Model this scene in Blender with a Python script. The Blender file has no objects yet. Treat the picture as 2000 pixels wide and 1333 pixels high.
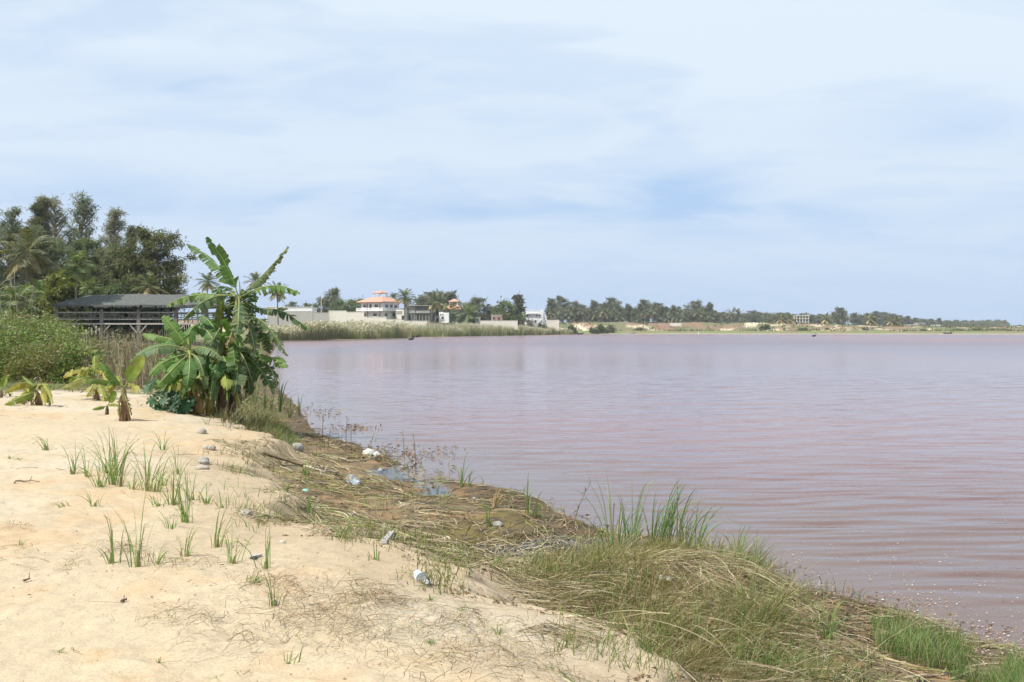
import bpy, math, random
import numpy as np
PI = math.pi
R = math.radians
SC = bpy.context.scene
COL = SC.collection
FPX, HOR, CAMZ = 1944.0, 644.0, 2.3          # focal length in photo pixels, horizon row, eye height over the lake
rng = np.random.default_rng(7)
random.seed(7)

# ------------------------------------------------------------------ object helpers
def tag(o, label=None, cat=None, group=None, kind=None):
    if label: o['label'] = label
    if cat: o['category'] = cat
    if group: o['group'] = group
    if kind: o['kind'] = kind
    return o

def thing(name, label, cat, loc=(0, 0, 0), rz=0.0, group=None, scale=None):
    o = bpy.data.objects.new(name, None)
    o.empty_display_size = 0.2
    o.location = loc
    o.rotation_euler = (0, 0, rz)
    if scale: o.scale = scale
    COL.objects.link(o)
    return tag(o, label, cat, group)

class Geo:
    """collects vertices, faces and vertex colours of ONE mesh"""
    def __init__(s):
        s.V, s.C, s.Q, s.T, s.n = [], [], [], [], 0
    def add(s, V, Q=None, C=(1, 1, 1), T=None):
        V = np.asarray(V, float).reshape(-1, 3)
        C = np.asarray(C, float)
        if C.ndim == 1: C = np.tile(C, (len(V), 1))
        if Q is not None and len(Q): s.Q.append(np.asarray(Q, int).reshape(-1, 4) + s.n)
        if T is not None and len(T): s.T.append(np.asarray(T, int).reshape(-1, 3) + s.n)
        s.V.append(V); s.C.append(C); s.n += len(V)
        return s
    def mesh(s, name, mat, smooth=False):
        V = np.concatenate(s.V); C = np.concatenate(s.C)
        Q = np.concatenate(s.Q) if s.Q else np.zeros((0, 4), int)
        T = np.concatenate(s.T) if s.T else np.zeros((0, 3), int)
        me = bpy.data.meshes.new(name)
        me.vertices.add(len(V)); me.vertices.foreach_set('co', V.astype(np.float32).ravel())
        lv = np.concatenate([Q.ravel(), T.ravel()]).astype(np.int32)
        me.loops.add(len(lv)); me.loops.foreach_set('vertex_index', lv)
        st = np.concatenate([np.arange(len(Q)) * 4, len(Q) * 4 + np.arange(len(T)) * 3]).astype(np.int32)
        me.polygons.add(len(st)); me.polygons.foreach_set('loop_start', st)
        me.polygons.foreach_set('use_smooth', np.full(len(st), bool(smooth)))
        a = me.color_attributes.new('Col', 'FLOAT_COLOR', 'POINT')
        a.data.foreach_set('color', np.concatenate([C, np.ones((len(C), 1))], 1).astype(np.float32).ravel())
        me.materials.append(mat)
        me.update(calc_edges=True); me.validate()
        return me
    def build(s, name, mat, parent=None, smooth=False, loc=None):
        o = bpy.data.objects.new(name, s.mesh(name, mat, smooth))
        COL.objects.link(o)
        if parent: o.parent = parent
        if loc is not None: o.location = loc
        return o

def use_mesh(name, me, parent=None, loc=(0, 0, 0), rz=0, scale=(1, 1, 1)):
    o = bpy.data.objects.new(name, me); COL.objects.link(o)
    if parent: o.parent = parent
    o.location = loc; o.rotation_euler = (0, 0, rz); o.scale = scale
    return o

def nrm(v):
    v = np.asarray(v, float)
    return v / np.maximum(np.linalg.norm(v, axis=-1, keepdims=True), 1e-9)

PROF = {'blade': lambda t: np.clip(1 - t ** 2.2, .06, 1), 'leaf': lambda t: np.clip(np.sin(PI * np.clip(t * .97 + .02, 0, 1)), .03, 1) ** .8,
        'even': lambda t: np.ones_like(t), 'needle': lambda t: np.clip(np.sin(PI * (t * .9 + .08)), .2, 1)}
def ribbons(g, P0, P1, P2, W, S, segs, C, prof='blade', tip=None):
    """N curved ribbons (quadratic) with widths W and side vectors S; tip = colour at the end"""
    P0, P1, P2 = (np.asarray(a, float) for a in (P0, P1, P2))
    N = len(P0); t = np.linspace(0, 1, segs + 1)
    b0, b1, b2 = ((1 - t) ** 2)[None, :, None], (2 * t * (1 - t))[None, :, None], (t ** 2)[None, :, None]
    P = P0[:, None] * b0 + P1[:, None] * b1 + P2[:, None] * b2
    w = np.broadcast_to(np.asarray(W, float), (N,))[:, None, None] * PROF[prof](t)[None, :, None] * .5
    S = nrm(S)[:, None]
    V = np.stack([P - S * w, P + S * w], 2).reshape(-1, 3)
    k = segs + 1
    base = (np.arange(N) * k * 2)[:, None] + (np.arange(segs) * 2)[None]
    Q = np.stack([base, base + 1, base + 3, base + 2], -1).reshape(-1, 4)
    C = np.broadcast_to(np.asarray(C, float), (N, 3))
    if tip is None:
        CC = np.repeat(C, k * 2, 0)
    else:
        tip = np.broadcast_to(np.asarray(tip, float), (N, 3))
        tt = t[None, :, None, None] ** 1.5
        CC = np.broadcast_to(C[:, None, None] * (1 - tt) + tip[:, None, None] * tt, (N, k, 2, 3)).reshape(-1, 3)
    g.add(V, Q, CC)

def tube(g, pts, rad, n=8, C=(1, 1, 1), cap=True):
    pts = np.asarray(pts, float); m = len(pts)
    rad = np.broadcast_to(np.asarray(rad, float), (m,))
    T = nrm(np.gradient(pts, axis=0))
    ref = np.array([1., 0, 0]) if abs(T[0][2]) > .8 else np.array([0, 0, 1.])
    A = nrm(np.cross(T, ref)); B = np.cross(T, A)
    a = np.arange(n) * 2 * PI / n
    V = pts[:, None] + rad[:, None, None] * (A[:, None] * np.cos(a)[None, :, None] + B[:, None] * np.sin(a)[None, :, None])
    i = np.arange(m - 1)[:, None] * n; j = np.arange(n)[None]
    Q = np.stack([i + j, i + (j + 1) % n, i + n + (j + 1) % n, i + n + j], -1).reshape(-1, 4)
    V = V.reshape(-1, 3); T3 = []
    if cap:
        V = np.concatenate([V, pts[:1], pts[-1:]])
        for q in range(n):
            T3.append((m * n, (q + 1) % n, q)); T3.append((m * n + 1, (m - 1) * n + q, (m - 1) * n + (q + 1) % n))
    C = np.asarray(C, float)
    if C.ndim == 2 and len(C) == m:
        C = np.concatenate([np.repeat(C, n, 0)] + ([C[:1], C[-1:]] if cap else []))
    g.add(V, Q, C, T3)

BOXQ = [(0, 3, 2, 1), (4, 5, 6, 7), (0, 1, 5, 4), (1, 2, 6, 5), (2, 3, 7, 6), (3, 0, 4, 7)]
def box(g, x0, x1, y0, y1, z0, z1, C=(1, 1, 1)):
    g.add([(x0, y0, z0), (x1, y0, z0), (x1, y1, z0), (x0, y1, z0), (x0, y0, z1), (x1, y0, z1), (x1, y1, z1), (x0, y1, z1)], BOXQ, C)
def beam(g, a, b, w, h=None, C=(1, 1, 1)):
    a = np.asarray(a, float); b = np.asarray(b, float); d = nrm(b - a); h = h or w
    s = nrm(np.cross(d, (0, 0, 1))) if abs(d[2]) < .95 else np.array([1., 0, 0])
    u = np.cross(s, d)
    V = [p + s * i * w / 2 + u * j * h / 2 for p in (a, b) for i, j in ((-1, -1), (1, -1), (1, 1), (-1, 1))]
    g.add(V, BOXQ, C)

def jit(c, n, amt=.25, hue=.08):
    """n pigment variations of a colour"""
    c = np.asarray(c, float)
    return np.clip(c * (1 + rng.uniform(-amt, amt, (n, 1))) * (1 + rng.uniform(-hue, hue, (n, 3))), .004, .9)
def pick(cols, n, p=None, amt=.25):
    cols = np.asarray(cols, float)
    return jit(cols[rng.choice(len(cols), n, p=p)], n, amt)

# ------------------------------------------------------------------ numpy noise
def _h(ix, iy, s):
    v = (ix.astype(np.int64) * 374761393 + iy.astype(np.int64) * 668265263 + s * 1442695041) & 0x7fffffff
    v = ((v ^ (v >> 13)) * 1274126177) & 0x7fffffff
    return ((v ^ (v >> 16)) & 0xffff) / 65535.0
def vnoise(x, y, s=0):
    x = np.asarray(x, float); y = np.asarray(y, float)
    ix = np.floor(x); iy = np.floor(y); fx = x - ix; fy = y - iy
    fx = fx * fx * (3 - 2 * fx); fy = fy * fy * (3 - 2 * fy)
    a = _h(ix, iy, s); b = _h(ix + 1, iy, s); c = _h(ix, iy + 1, s); d = _h(ix + 1, iy + 1, s)
    return (a * (1 - fx) + b * fx) * (1 - fy) + (c * (1 - fx) + d * fx) * fy
def fbm(x, y, s=0, o=4):
    r = 0; a = .5; t = 0
    for i in range(o):
        r = r + a * vnoise(x, y, s + i * 17); t += a; a *= .5; x = x * 2.03 + 5.1; y = y * 2.03 + 3.7
    return r / t
def sstep(a, b, x):
    t = np.clip((np.asarray(x, float) - a) / (b - a), 0, 1)
    return t * t * (3 - 2 * t)

# ------------------------------------------------------------------ the lay of the land
def pl(px, py, z=0.0):
    Y = (CAMZ - z) * FPX / (py - HOR)
    return ((px - 1000) / FPX * Y, Y)
def xw(px, Y): return (px - 1000) / FPX * Y
def zw(py, Y): return CAMZ + (HOR - py) / FPX * Y

SHORE = [(7.5, -30), (5.2, -6), (4.5, 2), (3.9, 5)] + [pl(*p) for p in (
    (1990, 1285), (1850, 1225), (1700, 1185), (1600, 1160), (1500, 1112), (1350, 1066), (1200, 1048), (1130, 1035), (1050, 990), (960, 960),
    (860, 930), (780, 905), (700, 885), (640, 870), (592, 850), (560, 800), (505, 745), (505, 700), (520, 675), (540, 668.5), (640, 665.5), (700, 665), (790, 662),
    (815, 658.5), (900, 657.5), (1000, 655.8), (1100, 654), (1400, 653.5), (1700, 653.9), (2000, 654), (2700, 655))]
SHORE = np.array(SHORE + [(900, 300)])
LAKE = np.concatenate([SHORE, [(900, -30)]])
EDGE = np.array([(2.2, -30), (1.4, -5), (1.1, 2), (.9, 4)] + [pl(px, py, .5) for px, py in (
    (1262, 1333), (1150, 1262), (990, 1190), (830, 1132), (700, 1075), (600, 1030), (520, 960), (490, 900), (520, 868), (432, 815), (375, 803))] + [(-9.5, 30), (-16.5, 48), (-26, 80), (-44, 144), (-60, 190)])
SANDP = np.concatenate([EDGE, [(-200, 190), (-200, -30)]])

def polydist(x, y, P):
    d = np.full(x.shape, 1e9)
    for (ax, ay), (bx, by) in zip(P[:-1], P[1:]):
        ex, ey = bx - ax, by - ay; L = ex * ex + ey * ey
        t = np.clip(((x - ax) * ex + (y - ay) * ey) / L, 0, 1)
        d = np.minimum(d, (x - ax - t * ex) ** 2 + (y - ay - t * ey) ** 2)
    return np.sqrt(d)
def inside(x, y, P):
    r = np.zeros(x.shape, bool)
    for (ax, ay), (bx, by) in zip(P, np.roll(P, -1, 0)):
        if ay == by: continue
        c = (ay > y) != (by > y)
        r ^= c & (x < (bx - ax) * (y - ay) / (by - ay) + ax)
    return r

POOLS = [pl(1130, 1092) + (.30, .12), pl(1080, 1075) + (.22, .1), pl(1010, 1085) + (.28, .11), pl(960, 1070) + (.25, .11), pl(1040, 1105) + (.2, .1), pl(1100, 1062) + (.25, .1), pl(835, 968) + (.35, .11), pl(765, 938) + (.5, .1),
         pl(1650, 1258) + (.32, .14), pl(725, 920) + (.35, .09), pl(690, 905) + (.3, .08), pl(1165, 1065) + (.3, .1), pl(925, 1052) + (.2, .09)]
def land(x, y):
    """height, signed distance from the water line, distance past the sand edge (all arrays)"""
    x = np.asarray(x, float); y = np.asarray(y, float)
    k = np.clip(y / 12, .5, 12)
    dS = polydist(x, y, SHORE); dS = np.where(inside(x, y, LAKE), -dS, dS)
    wob = (fbm(x / k * 1.1, y / k * 1.1, 3, 4) - .5) * .7 * k
    wob = np.where(y > 150, (fbm(x / 14, y / 14, 5, 3) - .5) * 7, wob)
    dS = dS + wob
    near = y < 260
    dE = polydist(x, y, EDGE); dE = np.where(inside(x, y, SANDP), dE, -dE) + (fbm(x * .9, y * .9, 9, 4) - .5) * 1.1
    # near shore
    r = np.clip(dS, 0, None) / np.maximum(np.clip(dS, 0, None) + np.clip(-dE, 0, None), 1e-3)
    mar = .035 + .12 * sstep(0, .6, r) + .12 * sstep(.55, .85, r) + .28 * sstep(.84, 1, r)
    mar = mar + (fbm(x * 1.6, y * 1.6, 21, 4) - .5) * .16 * (1 - sstep(.8, 1, r))
    zl = np.where(dE > 0, .54 + .2 * (1 - np.exp(-np.clip(dE, 0, None) / 1.0)), mar)
    rise = sstep(26, 110, y) * sstep(0, 40, dS) * 1.4
    dune = (fbm(x * .45, y * .45, 31, 3) - .5) * .16 + (fbm(x * 1.7, y * 1.7, 33, 3) - .5) * .045 + (fbm(x * 6, y * 6, 35, 3) - .5) * .022
    zl = zl + rise + dune * sstep(-.3, .9, dE) * (1 + sstep(25, 80, y) * 2)
    for (qx, qy, qr, qd) in POOLS:
        zl = zl - qd * np.exp(-(((x - qx) / (qr * 1.8)) ** 2 + ((y - qy) / (qr * 1.5)) ** 2))
    # tussock mound under the grass at the water's edge, right of the sand
    mx, my = pl(1420, 1175, .2)
    zl = zl + .24 * np.exp(-(((x - mx) / 1.0) ** 2 + ((y - my) / 1.3) ** 2)) * sstep(0, .35, r)
    tus = fbm(x * 2.3, y * 2.3, 37, 3) - .5
    zl = zl + .46 * tus * np.exp(-(((x - mx) / .95) ** 2 + ((y - my) / 1.35) ** 2)) * sstep(.1, .4, r)
    # far shore
    top = 5.7 - 2.1 * sstep(110, 220, x) + (fbm(x / 30, y / 30, 41, 3) - .5) * 2.4
    steep = sstep(44, 78, dS + (fbm(x / 17, y / 17, 43, 3) - .5) * 26)
    zf = .3 * sstep(0, 7, dS) + 1.35 * sstep(7, 46, dS) + (top - 1.65) * steep + (fbm(x / 6, y / 6, 45, 3) - .5) * .7 * steep
    w = sstep(120, 215, y)
    z = zl * (1 - w) + zf * w
    sea = np.clip(dS, -20, 0) * .11 - .01
    z = np.where(dS < 0, np.maximum(sea, -1.6) + np.where(near, (fbm(x * 2, y * 2, 51, 3) - .5) * .03, 0), np.maximum(z, np.where(w > .5, .02, -.2)))
    return z, dS, dE
def gz(x, y):
    return float(land(np.array([x]), np.array([y]))[0][0])
_YS = np.geomspace(3, 1400, 1400)
def ground_at(px, py):
    X = (px - 1000) / FPX * _YS; zr = CAMZ - (py - HOR) / FPX * _YS
    z = np.maximum(land(X, _YS)[0], 0)
    i = np.argmax(zr < z)
    if i == 0 and not zr[0] < z[0]: i = len(_YS) - 1
    return X[i], _YS[i], z[i]

# ------------------------------------------------------------------ materials
def new_mat(name):
    m = bpy.data.materials.new(name); m.use_nodes = True
    nt = m.node_tree; nt.nodes.clear()
    out = nt.nodes.new('ShaderNodeOutputMaterial')
    return m, nt, out
def N(nt, t, **kw):
    n = nt.nodes.new(t)
    for k, v in kw.items():
        if k in n.inputs: n.inputs[k].default_value = v
        else: setattr(n, k, v)
    return n
def L(nt, a, b): nt.links.new(a, b)
def noisemul(nt, scale, lo, hi, col, coord='Object', detail=4, stretch=None):
    tc = N(nt, 'ShaderNodeTexCoord'); v = tc.outputs[coord]
    if stretch:
        mp = N(nt, 'ShaderNodeMapping'); mp.inputs['Scale'].default_value = stretch; L(nt, v, mp.inputs['Vector']); v = mp.outputs[0]
    nz = N(nt, 'ShaderNodeTexNoise', Scale=scale, Detail=detail); L(nt, v, nz.inputs['Vector'])
    mr = N(nt, 'ShaderNodeMapRange'); mr.inputs['From Min'].default_value = .25; mr.inputs['From Max'].default_value = .75
    mr.inputs['To Min'].default_value = lo; mr.inputs['To Max'].default_value = hi; L(nt, nz.outputs['Fac'], mr.inputs['Value'])
    mx = N(nt, 'ShaderNodeVectorMath', operation='SCALE'); L(nt, col, mx.inputs[0]); L(nt, mr.outputs[0], mx.inputs['Scale'])
    return mx.outputs[0], nz.outputs['Fac']
def plain(name, col, rough=.7, scale=3, lo=.8, hi=1.15, vcol=False, bump=0, stretch=None, spec=.3, metal=0):
    m, nt, out = new_mat(name)
    p = N(nt, 'ShaderNodeBsdfPrincipled'); p.inputs['Roughness'].default_value = rough
    p.inputs['Specular IOR Level'].default_value = spec; p.inputs['Metallic'].default_value = metal
    if vcol:
        src = N(nt, 'ShaderNodeAttribute', attribute_name='Col').outputs['Color']
    else:
        rgb = N(nt, 'ShaderNodeRGB'); rgb.outputs[0].default_value = (*col, 1); src = rgb.outputs[0]
    c, f = noisemul(nt, scale, lo, hi, src, stretch=stretch)
    L(nt, c, p.inputs['Base Color'])
    if bump:
        b = N(nt, 'ShaderNodeBump', Strength=.6, Distance=bump); L(nt, f, b.inputs['Height']); L(nt, b.outputs[0], p.inputs['Normal'])
    L(nt, p.outputs[0], out.inputs[0])
    return m
def leafy(name, rough=.45, trans=.3, scale=8, lo=.8, hi=1.2, spec=.35):
    m, nt, out = new_mat(name)
    p = N(nt, 'ShaderNodeBsdfPrincipled'); p.inputs['Roughness'].default_value = rough; p.inputs['Specular IOR Level'].default_value = spec
    src = N(nt, 'ShaderNodeAttribute', attribute_name='Col').outputs['Color']
    c, f = noisemul(nt, scale, lo, hi, src)
    L(nt, c, p.inputs['Base Color'])
    t = N(nt, 'ShaderNodeBsdfTranslucent'); tw = N(nt, 'ShaderNodeVectorMath', operation='MULTIPLY'); tw.inputs[1].default_value = (1.15, 1.25, .6)
    L(nt, c, tw.inputs[0]); L(nt, tw.outputs[0], t.inputs['Color'])
    mx = N(nt, 'ShaderNodeMixShader'); mx.inputs[0].default_value = trans
    L(nt, p.outputs[0], mx.inputs[1]); L(nt, t.outputs[0], mx.inputs[2]); L(nt, mx.outputs[0], out.inputs[0])
    return m
M = {}
M['grass'] = leafy('grass_blades', .5, .3)
M['dry'] = leafy('dry_straw', .7, .12, spec=.15)
M['needles'] = leafy('tree_needles', .6, .35, spec=.2)
M['leaf'] = leafy('broad_leaves', .45, .28)
M['bark'] = plain('bark', (.2, .15, .11), .9, 6, .6, 1.3, vcol=True, bump=.03)
M['white'] = plain('white_plaster', (.8, .79, .77), .8, .9, .93, 1.03)
M['wallgrey'] = plain('grey_block_wall', (.40, .385, .35), .9, 1.6, .88, 1.1)
M['wallcream'] = plain('cream_block_wall', (.72, .67, .58), .9, 1.3, .9, 1.06)
M['concrete'] = plain('raw_concrete', (.34, .33, .31), .9, .8, .75, 1.15)
M['tile'] = plain('orange_roof_tiles', (.52, .285, .205), .8, 2.2, .75, 1.2)
M['dark'] = plain('dark_glass', (.04, .045, .055), .25, 1, .8, 1.2, spec=.5)
M['shade'] = plain('painted_shade', (.05, .048, .045), .9)  # near-black: shade under the shelter put into the colour
M['brown'] = plain('brown_render', (.22, .15, .12), .85)
M['pink'] = plain('faded_pink_plaster', (.5, .33, .29), .85, 1.2, .7, 1.15)
M['wood'] = plain('weathered_wood', (.2, .18, .165), .9, 5, .55, 1.35, stretch=(3, 3, .6), bump=.01)
M['palewood'] = plain('bleached_wood', (.42, .40, .37), .85, 5, .7, 1.2, bump=.01)
M['thatch'] = plain('grey_roof_matting', (.10, .105, .096), .95, 9, .6, 1.4, bump=.05, stretch=(1, .35, 1))
M['stone'] = plain('pale_stone', (.34, .32, .285), .9, 22, .55, 1.25, bump=.02)
M['husk'] = plain('bleached_coconut_husk', (.42, .38, .32), .9, 22, .6, 1.2, bump=.02, stretch=(1, 5, 5))
M['boat'] = plain('boat_planks', (.10, .085, .08), .7, 3)
M['bird'] = plain('dark_feathers', (.02, .02, .022), .7)
M['polew'] = plain('white_painted_pole', (.8, .8, .78), .7)
M['poleg'] = plain('grey_concrete_pole', (.45, .42, .37), .9)
# ------------------------------------------------------------------ ground sheet
def mixc(a, b, t): return a * (1 - t[..., None]) + b * t[..., None]
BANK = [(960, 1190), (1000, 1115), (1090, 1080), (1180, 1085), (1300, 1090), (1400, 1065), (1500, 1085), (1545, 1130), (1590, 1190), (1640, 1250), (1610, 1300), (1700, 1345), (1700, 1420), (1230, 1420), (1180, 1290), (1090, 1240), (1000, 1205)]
def in_poly(X, Y, pts, z):
    P = np.array([pl(px, py, z) for px, py in pts]); return inside(X, Y, P), polydist(X, Y, np.concatenate([P, P[:1]]))
def build_ground():
    tf = np.linspace(-.62, .62, 560)
    t = np.concatenate([np.linspace(-1.9, -.64, 42), tf, np.linspace(.64, 1.9, 42)])
    Yr = np.concatenate([np.arange(-8, 3, .35), np.geomspace(3, 30, 520), np.geomspace(30, 1900, 340)[1:]])
    w = np.maximum(Yr, 0) + 5.0
    X = t[None] * w[:, None]; Y = np.broadcast_to(Yr[:, None], X.shape)
    z, dS, dE = land(X.ravel(), Y.ravel())
    x = X.ravel(); y = Y.ravel()
    rs = np.random.default_rng(12)   # old footprints in the dry sand
    sel = np.where((y > 3.5) & (y < 24) & (dE > .1))[0]; xs, ys = x[sel], y[sel]; dz = np.zeros(len(sel))
    for q in range(150):
        fy = 3.6 + 19 * rs.random() ** 1.5; fx = rs.uniform(-.62, .1) * (fy + 1.5); a = rs.uniform(-.5, .5) + (1.2 if q % 3 else -.4); s = rs.uniform(.7, 1.15)
        u = ((xs - fx) * math.cos(a) + (ys - fy) * math.sin(a)) / (.15 * s); v = (-(xs - fx) * math.sin(a) + (ys - fy) * math.cos(a)) / (.065 * s)
        e = u * u + v * v; dz += rs.uniform(.005, .017) * (-np.exp(-e * 1.1) + .45 * np.exp(-(np.sqrt(e) - 1.5) ** 2 * 4))
    dz += (fbm(xs * 11, ys * 11, 55, 3) - .5) * .02
    z = z.copy(); z[sel] += dz * sstep(.1, .5, dE[sel])
    n1 = fbm(x * .8, y * .8, 61, 4); n2 = fbm(x * 3.5, y * 3.5, 63, 4); n3 = fbm(x * 12, y * 12, 65, 3)
    c = lambda *v: np.array(v)
    sand = mixc(np.broadcast_to(c(.455, .37, .252), (len(x), 3)), c(.465, .345, .215), sstep(.48, .68, n1 * .6 + n2 * .4))
    sand = mixc(sand, c(.475, .405, .30), sstep(.5, .7, fbm(x * .35, y * .35, 71, 3)))
    sand = mixc(sand, c(.40, .28, .15), sstep(.66, .78, n2 * .55 + n3 * .45) * .6)
    mud = mixc(np.broadcast_to(c(.205, .15, .092), (len(x), 3)), c(.29, .185, .10), sstep(.5, .66, n2))
    mud = mixc(mud, c(.16, .13, .05), sstep(.5, .66, n1))
    mud = mixc(mud, c(.07, .055, .04), sstep(.56, .72, fbm(x * 5, y * 5, 77, 3)))
    mud = mixc(mud, c(.085, .066, .046), (1 - sstep(.15, 1.5, dS + (n2 - .5) * 2.0)) * .85)
    m_sand = sstep(-.75, .05, dE + (n2 - .5) * 1.2)
    col = mixc(mud, sand, m_sand)
    # litter stain on the sand next to the edge
    col = mixc(col, c(.36, .27, .17), (1 - sstep(0, 1.4, dE + (n1 - .5) * 2)) * m_sand * .55)
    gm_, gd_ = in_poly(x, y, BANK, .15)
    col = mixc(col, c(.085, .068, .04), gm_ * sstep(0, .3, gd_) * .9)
    # weedy soil beyond the open sand on the left
    wd = sstep(23.5, 27, y + (n1 - .5) * 5) * (1 - sstep(150, 200, y))
    soil = mixc(np.broadcast_to(c(.17, .14, .08), (len(x), 3)), c(.12, .13, .05), sstep(.4, .6, n1))
    col = mixc(col, soil, wd * sstep(0, 1.5, dS))
    # far shore: pale beach, green flat, brown and white dune slope
    f = sstep(150, 200, y)
    q1 = fbm(x / 9, y / 9, 81, 4); q2 = fbm(x / 22, y / 14, 83, 4); q3 = fbm(x / 3, y / 3, 85, 3)
    far = mixc(np.broadcast_to(c(.15, .115, .075), (len(x), 3)), c(.31, .265, .22), sstep(20, 60, x))
    far = mixc(far, c(.17, .20, .075), sstep(11, 17, dS + (q1 - .5) * 7))
    far = mixc(far, c(.20, .17, .095), sstep(.44, .58, q1) * sstep(16, 24, dS))
    slope = mixc(np.broadcast_to(c(.24, .155, .105), (len(x), 3)), c(.60, .50, .36), sstep(.53, .62, q2 * .6 + q3 * .4))
    slope = mixc(slope, c(.15, .15, .075), sstep(.47, .58, q1))
    far = mixc(far, slope, sstep(40, 50, dS + (q1 - .5) * 14))
    far = mixc(far, c(.20, .17, .09), sstep(110, 190, dS))
    col = mixc(col, far, f)
    # lake bed
    bed = mixc(np.broadcast_to(c(.26, .17, .12), (len(x), 3)), c(.40, .28, .19), sstep(.45, .65, n2))
    col = mixc(col, bed, sstep(.05, -.1, dS))
    Rn, Cn = X.shape
    i = np.arange(Rn - 1)[:, None] * Cn; j = np.arange(Cn - 1)[None]
    Q = np.stack([i + j, i + j + 1, i + Cn + j + 1, i + Cn + j], -1).reshape(-1, 4)
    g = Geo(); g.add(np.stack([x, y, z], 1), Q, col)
    m, nt, out = new_mat('shore_ground')
    p = N(nt, 'ShaderNodeBsdfPrincipled'); p.inputs['Roughness'].default_value = .92; p.inputs['Specular IOR Level'].default_value = .12
    src = N(nt, 'ShaderNodeAttribute', attribute_name='Col').outputs['Color']
    a, fa = noisemul(nt, 70, .78, 1.15, src, detail=8)
    b, fb = noisemul(nt, 9, .9, 1.08, a, detail=5)
    L(nt, b, p.inputs['Base Color'])
    b1 = N(nt, 'ShaderNodeBump', Strength=.55, Distance=.02); L(nt, fb, b1.inputs['Height'])
    b2 = N(nt, 'ShaderNodeBump', Strength=.5, Distance=.006); L(nt, fa, b2.inputs['Height']); L(nt, b1.outputs[0], b2.inputs['Normal'])
    L(nt, b2.outputs[0], p.inputs['Normal']); L(nt, p.outputs[0], out.inputs[0])
    o = g.build('ground', m, smooth=True); tag(o, 'pale orange sand beach and dunes round the lake', None, None, 'structure')
build_ground()

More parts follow.
